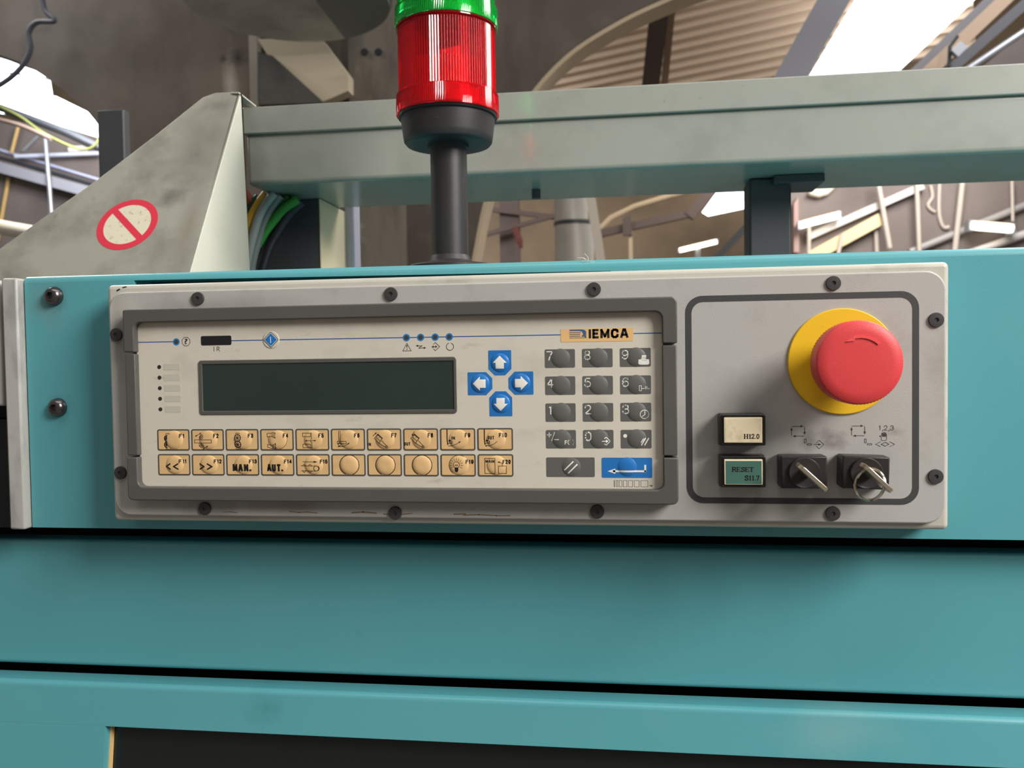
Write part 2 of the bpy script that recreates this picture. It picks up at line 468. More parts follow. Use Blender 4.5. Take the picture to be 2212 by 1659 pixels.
class Ink:
    """flat ink at front plane y; dome = (cx, cz, R, h, e) lifts it"""

    def __init__(s, y, domes=()):
        s.b = MB()
        s.y = y
        s.domes = domes

    def h(s, x, z):
        for cx, cz, R, h, e in s.domes:
            d = math.hypot(x - cx, z - cz)
            if d < R:
                return h * (1 - (d / R) ** e)
        return 0.0

    def P(s, x, z):
        return (x, s.y - s.h(x, z), z)

    def text(s, t, x0, x1, z0, z1, bold=0.0):
        vs, fs = text2d(t, bold)
        ax, bx = min(v[0] for v in vs), max(v[0] for v in vs)
        az, bz = min(v[1] for v in vs), max(v[1] for v in vs)
        s.b.add([s.P(x0 + (v[0] - ax) / (bx - ax) * (x1 - x0), z0 + (v[1] - az) / (bz - az) * (z1 - z0)) for v in vs], fs)
        return s

    def line(s, pts, wd, closed=False):
        pts = list(pts)
        if closed:
            pts.append(pts[0])
        for (ax, az), (bx, bz) in zip(pts, pts[1:]):
            L = math.hypot(bx - ax, bz - az)
            if L < 1e-6:
                continue
            ux, uz = (bx - ax) / L, (bz - az) / L
            e = wd * .40
            ax2, az2, L2 = ax - ux * e, az - uz * e, L + 2 * e
            n = max(1, int(L2 / .8))
            nx, nz = -uz * wd / 2, ux * wd / 2
            vs = []
            for k in range(n + 1):
                x, z = ax2 + ux * L2 * k / n, az2 + uz * L2 * k / n
                vs += [s.P(x + nx, z + nz), s.P(x - nx, z - nz)]
            s.b.add(vs, [(2 * k, 2 * k + 1, 2 * k + 3, 2 * k + 2) for k in range(n)])
        return s

    def letters(s, t, x0, x1, z0, z1, th, gap=.22):
        wt = sum(BF[c][0] for c in t) + gap * (len(t) - 1)
        u = (x1 - x0) / wt
        x = x0
        for c in t:
            wd, strokes = BF[c]
            xa, xb, za, zb = x + th / 2, x + wd * u - th / 2, z0 + th / 2, z1 - th / 2
            for st in strokes:
                s.line([(xa + p[0] * (xb - xa), za + p[1] * (zb - za)) for p in st], th)
            x += (wd + gap) * u
        return s

    def tri(s, a, b, c):
        L = max((math.hypot(p[0] - q[0], p[1] - q[1]), p, q, r) for p, q, r in ((a, b, c), (b, c, a), (c, a, b)))
        if L[0] < 1.1:
            s.b.add([s.P(*a), s.P(*b), s.P(*c)], [(0, 1, 2)])
        else:
            m_ = ((L[1][0] + L[2][0]) / 2, (L[1][1] + L[2][1]) / 2)
            s.tri(L[1], m_, L[3])
            s.tri(m_, L[2], L[3])

    def poly(s, pts):
        if s.domes and len(pts) < 9:
            for i in range(1, len(pts) - 1):
                s.tri(pts[0], pts[i], pts[i + 1])
        else:
            s.b.add([s.P(x, z) for x, z in pts], [tuple(range(len(pts)))])
        return s

    def arc(s, cx, cz, r, a0, a1, wd, n=16, rz=None):
        rz = rz or r
        return s.line([(cx + r * math.cos(math.radians(a0 + (a1 - a0) * k / n)), cz + rz * math.sin(math.radians(a0 + (a1 - a0) * k / n))) for k in range(n + 1)], wd)

    def disc(s, cx, cz, r, n=16):
        return s.poly([(cx + r * math.cos(2 * PI * k / n), cz + r * math.sin(2 * PI * k / n)) for k in range(n)])

    def arrow(s, ax, az, bx, bz, wd, head, hw, both=False):
        L = math.hypot(bx - ax, bz - az)
        ux, uz = (bx - ax) / L, (bz - az) / L
        a0 = head * .8 if both else 0
        s.line([(ax + ux * a0, az + uz * a0), (bx - ux * head * .8, bz - uz * head * .8)], wd)
        for (tx, tz, d) in ((bx, bz, 1), (ax, az, -1))[:2 if both else 1]:
            qx, qz = tx - d * ux * head, tz - d * uz * head
            s.poly([(tx, tz), (qx - uz * hw, qz + ux * hw), (qx + uz * hw, qz - ux * hw)])
        return s

    def build(s, name, m, parent):
        return s.b.build(name, m, parent)


def at(px, py, Y):
    """where the sight line through a surveyed image point meets the vertical plane y = Y mm (panel millimetres)"""
    d = CF * 1800 + CR * (px - 1106) + CU * (829.5 - py)
    t = (Y * .001 - CP.y) / d.y
    q = CP + d * t
    return Vector((q.x * 1000, q.y * 1000, (q.z - Z0) * 1000))


# =================================================================== the hall
FZ = -Z0 * 1000
struct(MB().box(-6500, 6500, -3500, 10000, FZ - 60, FZ).build('floor', FLOORM))
struct(MB().box(-9000, 8000, 9500, 9700, FZ, 5200).build('wall_far', FARWALL))

# concrete frame between two arches
WY = 2600
left_edge = [(-420, 60), (-150, 78), (-60, 98), (0, 119), (60, 143), (130, 190), (185, 238), (225, 290), (262, 360), (285, 460), (292, 600)]
right_edge = [(1012, 600), (1022, 540), (1045, 430), (1090, 300), (1145, 200), (1228, 112), (1330, 46), (1420, 2), (1540, -45), (1760, -105), (2300, -180)]


def run(pts, n=5):
    out = []
    P = [Vector(p) for p in pts]
    for i in range(len(P) - 1):
        p0, p1, p2, p3 = P[max(i - 1, 0)], P[i], P[i + 1], P[min(i + 2, len(P) - 1)]
        for q in range(n):
            t = q / n
            out.append(.5 * ((2 * p1) + (-p0 + p2) * t + (2 * p0 - 5 * p1 + 4 * p2 - p3) * t * t + (-p0 + 3 * p1 - 3 * p2 + p3) * t ** 3))
    return out + [P[-1]]


def px_poly(seq, Y):
    return [(at(a, b, Y).x, at(a, b, Y).z) for a, b in seq]


def smooth2(pts, n=6):
    out = []
    for i in range(len(pts) - 1):
        p0, p1, p2, p3 = [Vector((a, b, 0)) for a, b in (pts[max(i - 1, 0)], pts[i], pts[i + 1], pts[min(i + 2, len(pts) - 1)])]
        for q in range(n):
            t = q / n
            v = .5 * ((2 * p1) + (-p0 + p2) * t + (2 * p0 - 5 * p1 + 4 * p2 - p3) * t * t + (-p0 + 3 * p1 - 3 * p2 + p3) * t ** 3)
            out.append((v.x, v.y))
    out.append(pts[-1])
    return out


top = [(2300, -420), (-420, -420)]
pier = smooth2(px_poly(left_edge, WY))
base_l = (pier[-1][0], FZ)
pr = smooth2(px_poly(right_edge, WY))
base_r = (pr[0][0], FZ)
poly = pier + [base_l, base_r] + pr + px_poly(top, WY)
wall = struct(MB().prism(poly, WY, WY + 135).build('wall_back', CONCRETE))
# thin sheet giving the soffit of the right-hand arch its pale band
bm_ = MB()
prs = pr
loops = []
for i, a in enumerate(prs):
    b = prs[min(i + 1, len(prs) - 1)]
    c = prs[max(i - 1, 0)]
    dx, dz = b[0] - c[0], b[1] - c[1]
    L = math.hypot(dx, dz)
    nx, nz = dz / L, -dx / L
    loops.append([(a[0] + nx * h, y, a[1] + nz * h) for h, y in ((1, WY + 4), (16, WY + 4), (16, WY + 130), (1, WY + 130))])
bm_.loft(loops)
struct(bm_.build('trim_1', SOFFIT, smooth=True, angle=50))

# shallow pilaster with fixing holes on the concrete frame
x0, x1 = at(752, 100, WY - 60).x, at(862, 100, WY - 60).x
pil = struct(MB().box(x0, x1, WY - 60, WY, FZ, at(0, -420, WY).z).build('trim_2', mat('grey_weathered_concrete', (104, 97, 87), .85, spots=[(5, .45, .7, (78, 71, 62), .8, (3, 1, .6)), (9, .6, .75, (146, 140, 128), .6)])))
for px in (788, 818):
    q = at(px, 113, WY - 60)
    MB().lathe_y(q.x, q.z, [(13, WY - 60), (13, WY - 66), (5, WY - 66)], 12).build('fixing_hole', DARKBODY, pil)

ja_, jb_ = at(541, 236, 2560), at(554, 80, 2560)
MB().box(ja_.x, jb_.x, 2560, WY, ja_.z, jb_.z + 300).build('pale_jamb', mat('pale_jamb_paint', (150, 142, 130), .8), wall)

# pale sloping panel seen through the gap beside the pilaster
pp = px_poly([(556, 84), (694, 84), (752, 160), (752, 196), (692, 222), (590, 138)], 2480)
tag(MB().prism(list(reversed(pp)), 2480, 2540).build('roof_panel', PALEBOARD), 'pale cream sloping roof panel below the round duct', 'panel')
pp = px_poly([(556, 112), (588, 120), (700, 222), (560, 226)], 2440)  # dark mottled piece below the pale panel
tag(MB().prism(list(reversed(pp)), 2440, 2500).build('roof_flashing', mat('dark_mottled_flashing', (74, 72, 66), .8, spots=[(12, .45, .7, (48, 46, 44), .8)])), 'dark mottled flashing strip under the pale sloping panel', 'flashing')

# large round duct hanging over the machine
q = at(622, 8, 2050)
duct = thing('ventilation_duct', (q.x, q.y, q.z), 'large round grey duct end hanging beside the concrete wall', 'duct')
R = 315
MB().lathe_z(q.x, q.y, [(R - 8, q.z + 6), (R, q.z + 16), (R, q.z + 1300)], 56).build('duct_body', DUCTM, duct, smooth=True)
n = 40
for nm, a0, a1, mm_ in (('end_plate', 75, 300, mat('lit_galvanised_sheet', (196, 198, 190), .5, metal=.1, spots=[(5, .45, .7, (150, 152, 146), .8)])), ('end_plate', -60, 75, mat('shaded_galvanised_sheet', (124, 132, 130), .55, metal=.1))):  # two tones of one sheet paint in the lit and shaded facets
    fan = [(q.x + 90, q.y, q.z)] + [(q.x + (R - 8) * math.cos(math.radians(a0 + (a1 - a0) * i / n)), q.y + (R - 8) * math.sin(math.radians(a0 + (a1 - a0) * i / n)), q.z) for i in range(n + 1)]
    MB().loft([fan, [(x, y, z + 5) for x, y, z in fan]]).build(nm, mm_, duct)
MB().lathe_z(q.x, q.y, [(R + 12, q.z + 60), (R + 12, q.z + 100), (R - 2, q.z + 100), (R - 2, q.z + 60), (R + 12, q.z + 60)], 56).build('duct_flange', DUCTM, duct, smooth=True)

# corrugated roof beyond the right-hand arch
P0 = at(1180, 190, 5200)
d = CF * 1800 + CR * (1700 - 1106) + CU * (829.5 - 78)
tt = ((P0.z * .001 + Z0) - CP.z) / d.z
P1 = (CP + d * tt) * 1000 - Vector((0, 0, Z0 * 1000))
d1 = (P1 - P0).normalized()
hz = Vector((-d1.y, d1.x, 0))
if hz.y > 0:
    hz = -hz
d2 = (hz * .80 + Vector((0, 0, .60))).normalized()
nrm = d1.cross(d2).normalized()
m = MB()
ns, ntr = 2, 560
vs = []
for i in range(ntr + 1):
    t = -330 + 4200 * i / ntr
    for sgn in (-1800, 2500):
        vs.append(P0 + d1 * sgn + d2 * t + nrm * (15 * math.sin(2 * PI * t / 62)))
m.add(vs, [(2 * i, 2 * i + 1, 2 * i + 3, 2 * i + 2) for i in range(ntr)])
struct(m.build('ceiling', ROOFM, smooth=True, angle=80))

# roof timbers, skylights and services beyond the arches
def bar_px(name, a, b, Y0, Y1, wpx, m, label, cat, group=None, depth=None, round_=False):
    A, B = at(a[0], a[1], Y0), at(b[0], b[1], Y1)
    wd = wpx * ((Y0 + Y1) / 2 + 417) / 1800
    mb = MB()
    if round_:
        mb.tube([A, B], wd / 2, 14)
    else:
        mb.bar(A, B, wd, depth or wd, up=(0, 1, 0))
    return tag(mb.build(name, m, smooth=round_), label, cat, group)


tim = thing('roof_timber', tuple(at(1415, 190, 4300)), 'dark timber strap running down the corrugated roof', 'timber')
MB().bar(at(1402, 215, 4380), at(1426, 8, 3900), 95, 70, up=(0, 1, 0)).build('timber_face', DARKWOOD, tim)
MB().bar(at(1432, 215, 4400), at(1452, 8, 3920), 36, 60, up=(0, 1, 0)).build('timber_edge', mat('pale_timber_edge', (150, 122, 102), .7), tim)


def pane(name, seq, Y, m, thick=20):
    p = px_poly(seq, Y)
    return MB().prism(p, Y, Y + thick)


sk = struct(pane('window_1', [(1742, 175), (1938, 175), (1945, 150), (2125, -20), (2125, -200), (1970, -200), (1860, -20)], 3900, SKYPANE).build('window_1', SKYPANE))
MB().bar(at(1694, 190, 3880), at(1834, -60, 3880), 140, 120, up=(0, 1, 0)).build('window_frame', mat('skylight_frame_paint', (120, 118, 122), .7), sk)
MB().bar(at(1964, 172, 3870), at(2160, -16, 3870), 60, 110, up=(0, 1, 0)).build('window_frame', mat('skylight_frame_paint', (120, 118, 122), .7), sk)
bar_px('roof_rail', (1985, 175), (2190, -20), 3700, 3700, 26, mat('tan_rail_paint', (176, 150, 126), .6), 'tan painted roof rail beside the bright skylight', 'rail', depth=60)
bar_px('roof_channel', (2025, 175), (2235, -10), 3650, 3650, 20, mat('dark_channel', (86, 84, 88), .6), 'dark steel channel running beside the tan roof rail', 'channel', depth=60)
bar_px('roof_pipe', (2060, 170), (2300, 10), 3600, 3600, 14, GALV, 'pale grey pipe along the dark roof channel', 'pipe', round_=True)
clip = thing('pipe_clip', tuple(at(2058, 140, 3560)), 'small dark hook clip fixed across the tan roof rail', 'clip')
MB().tube([at(2050, 145, 3560), at(2052, 100, 3560), at(2068, 78, 3560)], 9, 8).build('hook', POST, clip)
MB().bar(at(2060, 118, 3550), at(2080, 98, 3550), 40, 30, up=(0, 1, 0)).build('clamp_plate', GALV, clip)

# right-hand roof surface past the skylight
p = px_poly([(2010, 240), (2330, -30), (2420, -30), (2420, 240)], 4300)
struct(MB().prism(p, 4300, 4400).build('trim_3', FARDARK))

# small skylight far off under the beam
struct(pane('window_2', [(1517, 458), (1530, 466), (1626, 446), (1626, 405), (1556, 405)], 7000, SKYPANE).build('window_2', SKYPANE))
# the left bay's skylights
w3 = struct(pane('window_3', [(-160, 200), (-160, 60), (0, 100), (60, 120), (104, 170), (110, 208)], 5200, SKYPANE).build('window_3', SKYPANE))
MB().bar(at(-160, 128, 5180), at(108, 172, 5180), 14, 20, up=(0, 1, 0)).build('glazing_bar', GALV, w3)
w4 = struct(pane('window_4', [(-160, 215), (120, 208), (230, 262), (235, 310), (210, 296), (100, 262), (-160, 205)], 5100, SKYPANE).build('window_4', SKYPANE))
# left bay roof underside
p = px_poly([(-300, 205), (260, 300), (290, 640), (-300, 640)], 6200)
struct(MB().prism(list(reversed(p)), 6200, 6300).build('trim_4', FARDARK))
# hanging cable by the left arch
pts = [(88, -30), (96, 20), (118, 45), (80, 48), (62, 70), (66, 105), (50, 140), (20, 170), (-20, 195)]
tag(MB().tube(run([at(a, b, 2520) for a, b in pts]), 10, 8).build('hanging_cable', mat('grey_cable', (74, 76, 84), .6), smooth=True), 'dark grey cable dangling down the concrete arch', 'cable')
# cable bundle
for k, (pts, r_, c_, lab) in enumerate([
    ([(-40, 218), (60, 255), (140, 285), (218, 320), (260, 330)], 26, (52, 54, 60), 'thick black cable bundle under the bright left skylight'),
    ([(-40, 212), (40, 250), (90, 285), (150, 315), (190, 322), (214, 300), (214, 250)], 8, (112, 118, 62), 'thin yellow-green earth wire looping below the black cable bundle'),
    ([(-40, 250), (40, 270), (110, 300)], 14, (126, 108, 98), 'brown pipe below the black cable bundle'),
]):
    tag(MB().tube(run([at(a, b, 4600 - 60 * k) for a, b in pts]), r_, 8).build(('cable_bundle', 'earth_wire', 'service_pipe')[k], mat('service_%d' % k, c_, .6), smooth=True), lab, ('cable', 'wire', 'pipe')[k])
LW, RW = 6200, 6800          # faces of the left and right bays' sloping soffits
def on(Y, wpx, out=0):
    return Y - out - wpx * (Y + 417) / 3600 - 1


bar_px('strip_lamp', (33, 338), (215, 331), on(LW, 9, 60), on(LW, 9, 60), 9, mat('white_rod', (216, 222, 240), .4), 'slim white horizontal strip lamp beside the dark upright', 'lamp', round_=True)
bar_px('lamp_bracket', (50, 326), (84, 292), on(LW, 7), on(LW, 7), 7, GALV, 'small pale bracket rising from the slim strip lamp', 'bracket', round_=True)
bar_px('hanger_rod', (25, 330), (40, 272), on(LW, 8, 46), on(LW, 8, 46), 8, mat('yellow_rod', (206, 172, 110), .6), 'yellow hanger rod above the grey cable tray', 'rod', round_=True)
bar_px('hanger_rod', (-6, 520), (19, 384), on(LW, 9), on(LW, 9), 9, mat('yellow_rod', (206, 172, 110), .6), 'yellow hanger rod below the grey cable tray', 'rod', round_=True)
bar_px('support_rod', (98, 296), (112, 470), on(LW, 10, 165), on(LW, 10, 165), 10, GALV, 'grey steel rod crossing the cable tray beside the yellow rods', 'rod', round_=True)
bar_px('cable_tray', (-60, 345), (240, 428), LW - 81, LW - 81, 24, mat('pale_tray', (176, 176, 186), .4, metal=.2), 'long pale grey cable tray under the left skylights', 'tray', depth=160)
bar_px('conduit', (-60, 306), (240, 396), on(LW, 7), on(LW, 7), 7, mat('lilac_conduit', (196, 198, 226), .35), 'upper pale lilac conduit above the cable tray', 'conduit', round_=True)
bar_px('conduit', (-60, 322), (240, 409), on(LW, 7), on(LW, 7), 7, mat('dark_conduit', (60, 62, 68), .5), 'dark conduit between the lilac conduit and the tray', 'conduit', round_=True)
bar_px('roof_pipe', (-60, 480), (130, 515), 4400, 4400, 36, mat('pale_cream_pipe', (206, 196, 176), .35), 'fat pale pipe low behind the sloping guard', 'pipe', round_=True)
ja, jb = at(146, 328, LW - 80), at(178, 314, LW - 80)
tag(MB().box(ja.x, jb.x, LW - 80, LW - 1, ja.z, jb.z).build('junction_box', mat('white_box', (224, 220, 214), .5), bevel=8), 'small pale junction box above the slim strip lamp', 'box')

# round column and timbers in the right-hand bay, seen below the trunking
q = at(1240, 500, 4200)
pc = thing('pipe_column', (q.x, 4200, FZ), 'pale round column with a collar standing in the right bay', 'column')
r_ = 42 * 4617 / 1800
MB().lathe_z(q.x, 4200, [(r_, FZ), (r_, at(1240, 484, 4200).z)], 32).build('lower_pipe', PALEPIPE, pc, smooth=True)
MB().lathe_z(q.x - 15, 4200, [(r_ * .86, at(1240, 484, 4200).z), (r_ * .86, at(1240, 300, 4200).z)], 32).build('upper_pipe', PALEPIPE, pc, smooth=True)
MB().lathe_z(q.x, 4200, [(r_ * 1.03, at(1240, 488, 4200).z), (r_ * 1.03, at(1240, 480, 4200).z)], 32).build('collar', POST, pc, smooth=True)
A, B = at(1272, 400, 3950), at(1302, 590, 3950)
B = A + (B - A) * ((FZ - A.z) / (B.z - A.z))
tag(MB().bar(A, B, 48, 48, up=(0, 1, 0)).build('raking_prop', mat('pale_prop', (200, 188, 172), .6)), 'pale raking prop leaning beside the round column', 'prop')
A, B = at(1100, 380, 6000), at(1096, 600, 6000)
tf = thing('timber_frame', (B.x, 6000, FZ), 'dark braced timber frame far behind the pale arch edge', 'frame')
MB().bar((A.x, 6000, A.z), (A.x, 6000, FZ), 150, 90, up=(0, 1, 0)).build('frame_post', DARKWOOD, tf)
MB().bar(at(1040, 450, 5930), at(1205, 470, 5930), 36, 36, up=(0, 1, 0)).build('frame_brace', DARKWOOD, tf)
MB().bar(at(1030, 512, 5890), at(1205, 464, 5890), 32, 32, up=(0, 1, 0)).build('frame_brace', DARKWOOD, tf)
MB().tube([at(1112, 490, 5860), at(1122, 520, 5860), at(1126, 536, 5860)], [22, 26, 14], 8).build('red_rag', mat('dull_red_cloth', (96, 52, 46), .9), tf)
A = at(1362, 495, 6100)
tr = thing('roof_truss', (A.x, 6100, FZ), 'dark roof truss with a pale rib below the small far skylight', 'truss')
MB().bar(at(1290, 506, 6100), at(1495, 460, 6100), 58, 58, up=(0, 1, 0)).build('truss_rail', DARKWOOD, tr)
MB().bar(at(1488, 468, 6100), at(1535, 412, 6100), 78, 70, up=(0, 1, 0)).build('truss_strut', DARKWOOD, tr)
MB().tube([at(a, b, 6150) for a, b in ((1285, 505), (1320, 470), (1370, 446), (1450, 422), (1500, 410))], 22, 8).build('truss_rib', mat('pale_truss', (176, 154, 126), .7), tr, smooth=True)
MB().bar((A.x, 6100, A.z), (A.x, 6100, FZ), 30, 30, up=(0, 1, 0)).build('truss_leg', mat('pale_truss', (176, 154, 126), .7), tr)
MB().prism(list(reversed(px_poly([(1345, 508), (1345, 470), (1362, 462), (1366, 508)], 6050))), 6050, 6090).build('gusset_plate', DARKWOOD, tr)

# roof slope behind the right-hand services
p = px_poly([(1640, 640), (1640, 330), (2420, 250), (2420, 640)], RW)
struct(MB().prism(list(reversed(p)), RW, RW + 100).build('trim_5', FARDARK))


def lamp(a, b, Y, wpx, label):
    A, B = at(a[0], a[1], Y), at(b[0], b[1], Y)
    wd = wpx * (Y + 417) / 1800
    t = thing('batten_lamp', tuple((A + B) / 2 - Vector((0, 0, wd))), label, 'lamp')
    MB().tube([A, B], wd / 2, 12).build('lamp_tube', TUBELIT, t, smooth=True)
    MB().bar(A + Vector((0, wd * .9, wd * .3)), B + Vector((0, wd * .9, wd * .3)), wd * .8, wd * .8, up=(0, 1, 0)).build('lamp_body', mat('cream_batten', (206, 186, 150), .5), t)
    for q in (A, B):
        MB().bar(q + Vector((-wd * .3, wd * .5, 0)), q + Vector((wd * .3, wd * .5, 0)), wd * 1.3, wd * 1.3, up=(0, 0, 1)).build('lamp_holder', GALV, t)
    return t


l1 = lamp((1468, 541), (1548, 522), 5200, 9, 'lit batten lamp low under the small far skylight')
A = at(1508, 531, 5200)
MB().tube([A + Vector((0, 30, 10)), Vector((A.x, 5230, FZ))], 18, 8).build('lamp_stand', GALV, l1)
lamp((1728, 487), (1812, 465), RW - 160, 13, 'lit batten lamp beside the right-hand dark post')
lamp((2098, 487), (2186, 494), RW - 170, 17, 'lit batten lamp between two sloping conduits')
A, B = at(1560, 545, 3500), at(1640, 460, 3500)
B = A + (B - A) * 2
A = A + (A - B) * ((FZ - A.z) / (A.z - B.z))
tag(MB().bar(A, B, 30, 30, up=(0, 1, 0)).build('inclined_strut', POST), 'dark inclined strut just behind the right-hand dark post', 'strut')
bar_px('conduit', (1745, 512), (1992, 402), RW - 36, RW - 36, 14, mat('pale_conduit', (196, 190, 188), .4), 'pale flat conduit sloping up to the trunking', 'conduit', depth=70)
bar_px('rafter', (1728, 568), (1900, 474), RW - 46, RW - 46, 24, mat('cream_conduit', (214, 194, 150), .6), 'cream sloping rafter below the pale flat conduit', 'rafter', depth=90)
bar_px('conduit', (1965, 545), (2260, 425), on(RW, 15), on(RW, 15), 15, mat('grey_conduit', (150, 146, 144), .5), 'grey conduit sloping up above the lit batten lamp', 'conduit', round_=True)
bar_px('conduit', (2060, 560), (2260, 490), on(RW, 17), on(RW, 17), 17, mat('pale_conduit', (196, 190, 188), .4), 'pale round conduit sloping up below the lit batten lamp', 'conduit', round_=True)
for k, (a, b, wpx, out_, lab) in enumerate([
    ((1896, 390), (1922, 536), 10, 100, 'pale hanging rod crossing the flat conduit'),
    ((1980, 390), (1986, 548), 9, 74, 'straight pale hanging rod at the end of the flat conduit'),
    ((2080, 385), (2062, 548), 11, 64, 'leaning pale hanging rod beside the looped wire'),
    ((1892, 498), (1894, 550), 9, 0, 'short pale rod stub below the flat conduit'),
    ((1748, 490), (1746, 560), 8, 94, 'short cream rod under the lit lamp by the post'),
    ((1820, 505), (1808, 560), 8, 94, 'short cream rod beside the cream rafter'),
    ((2186, 385), (2188, 478), 6, 64, 'thin dim hanging rod behind the batten lamp'),
]):
    bar_px('hanging_rod', a, b, on(RW, wpx, out_), on(RW, wpx, out_), wpx, mat('pale_hanger', (186, 174, 164), .5), lab, 'rod', round_=True)
HG = mat('pale_hanger', (186, 174, 164), .5)
tag(MB().tube(run([at(a, b, RW - 16) for a, b in [(2030, 385), (2028, 450), (2032, 478), (2040, 492), (2050, 490)]]), 15, 8).build('looped_wire', HG, smooth=True), 'pale wire hanging in a loop beside the leaning rod', 'wire')
tag(MB().tube(run([at(a, b, RW - 14) for a, b in [(2010, 400), (2014, 425), (2005, 442), (2010, 452), (2020, 458)]]), 13, 8).build('hook_wire', HG, smooth=True), 'short pale S-shaped hook hanging beside the looped wire', 'hook')
p = px_poly([(1715, 545), (1715, 440), (1724, 425), (1727, 545)], RW - 60)
tag(MB().prism(list(reversed(p)), RW - 60, RW - 1).build('pink_strip', mat('pinkish_pipe', (160, 130, 124), .6)), 'dull pink upright strip right beside the dark post', 'strip')
p = px_poly([(1745, 420), (1770, 426), (1790, 420), (1812, 398), (1760, 396)], RW - 60)
tag(MB().prism(list(reversed(p)), RW - 60, RW - 1).build('lamp_reflector', mat('pale_shade', (190, 182, 168), .5), bevel=15), 'pale rounded lamp reflector tucked under the trunking', 'reflector')

# =================================================================== the machine
body = thing('machine_body', (250, 260, FZ), 'black steel machine body showing in the gaps between teal panels', 'machine')
MB().box(-420, 900, 100, 470, FZ, 131).build('body_shell', DARKBODY, body)
MB().box(-66, 900, 63, 470, 131, 132.7).build('top_sheet', TEAL, body)
MB().box(100, 210, 128, 200, 132.7, 143.5).build('beacon_plinth', DARKBODY, body, bevel=1)

# upper teal cover with the cut-out slot above the control panel
uc = thing('upper_cover', (250, 22, -12), 'upper teal sheet-metal cover carrying the control panel', 'cover')
# front sheet: a frame round the slot, built as four strips sharing the outline
fr = MB()
ZT = 128.9
fr.prism([(-66, -12), (900, -12), (900, 118), (-66, 118)], 22, 62)
fr.prism([(-66, 118), (1.5, 118), (1.5, ZT), (-66, ZT)], 22, 62)
fr.prism([(268, 118), (900, 118), (900, ZT), (268, ZT)], 22, 62)
fr.prism([(1.5, ZT - .2), (268, 126.5), (268, ZT), (1.5, ZT)], 22, 62)
fr.build('front_sheet', TEAL, uc)
topm = MB()
prof = [(62, ZT), (22, ZT)]
for k in range(7):
    a = k / 6 * PI / 2
    prof.append((22 + 4.0 * (1 - math.cos(a)), ZT + 3.9 * math.sin(a)))
prof.append((62, 132.8))
topm.loft([[(-66, y, z) for y, z in prof], [(900, y, z) for y, z in prof]])
topm.build('top_edge', TEAL, uc, smooth=True, angle=30)
MB().box(1.5, 268, 40, 61, 118, 128.6).build('slot_backing', DARKBODY, uc)
bolt_prof = [(5.4, 22), (5.4, 21.2), (5.0, 19.6), (4.0, 18.2), (2.9, 17.5)]


def socket_head(name, cx, cz, prof, hexr, depth, m, parent):
    """round screw head with a hexagon socket"""
    n = 24
    loops = [[(cx + r * math.cos(2 * PI * i / n), y, cz + r * math.sin(2 * PI * i / n)) for i in range(n)] for r, y in prof]
    hx = []
    for i in range(n):
        a = 2 * PI * i / n
        k = a % (PI / 3) - PI / 6
        rr_ = hexr * math.cos(PI / 6) / math.cos(k)
        hx.append((cx + rr_ * math.cos(a), cz + rr_ * math.sin(a)))
    yf = prof[-1][1]
    loops.append([(x, yf, z) for x, z in hx])
    loops.append([(x, yf + depth, z) for x, z in hx])
    return MB().loft(loops).build(name, m, parent, origin=(cx, yf, cz), smooth=True, angle=40)


for cz in (122.2 - 1.2, 57.4):
    socket_head('bolt', -47.2, cz, bolt_prof, 2.3, 2.2, BOLT, uc)

# teal panels below
mp = thing('middle_panel', (250, 34, -98), 'middle teal panel, plain recessed strip below the control panel', 'panel')


MIDT, MIDB = -22.6, -98.6


def fold_panel(z1, z0, r, y=22, x0=-420, x1=900, rb=2.5, yb=99):
    pr_ = [(yb, z0)]
    for k in range(5):
        a = k / 4 * PI / 2
        pr_.append((y + rb - rb * math.sin(a), z0 + rb - rb * math.cos(a)))
    pr_ += [(y, z0 + rb + .6), (y, z1 - r - .6)]
    for k in range(7):
        a = k / 6 * PI / 2
        pr_.append((y + r - r * math.cos(a), z1 - r + r * math.sin(a)))
    pr_.append((yb, z1))
    return MB().loft([[(x0, a, b) for a, b in pr_], [(x1, a, b) for a, b in pr_]])


fold_panel(MIDT, MIDB, 2.5, y=38, yb=51).build('panel_sheet', TEAL, mp, smooth=True, angle=30)
lp = thing('lower_door', (250, 22, -101.6), 'lower teal door with a long dark window', 'door')
fold_panel(-101.6, -125.6, 3.0, rb=.02, yb=42).build('door_top_rail', TEAL, lp, smooth=True, angle=30)
MB().box(-420, -22.3, 22, 62, -420, -125.6).build('door_stile', TEAL, lp)
MB().box(-22.3, 900, 30, 40, -420, -125.6).build('door_window', GLASS, lp)
MB().box(-22.3, -21.4, 27.2, 30, -420, -125.6).build('window_gasket', GASKET, lp)
lp.rotation_euler = (math.radians(-8), 0, 0)      # tilt added, foot forward, so the face catches more light from above

# pale end strip and the neighbouring grey guard panel at the left
tag(MB().box(-76.6, -67.0, 17, 62, -12.4, 131.5).build('end_strip', STRIPGREY, bevel=1.2), 'narrow worn light grey strip along the end of the teal cover', 'strip')
ng = thing('side_cover', (-150, 20, 60), 'grey painted cover edge left of the narrow end strip', 'cover')
MB().box(-420, -80.4, 21, 61, 58.5, 131).build('cover_sheet', STRIPGREY, ng, bevel=1.5)
MB().box(-420, -77, 30, 61.5, -14, 50).build('black_infill', DARKBODY, ng)

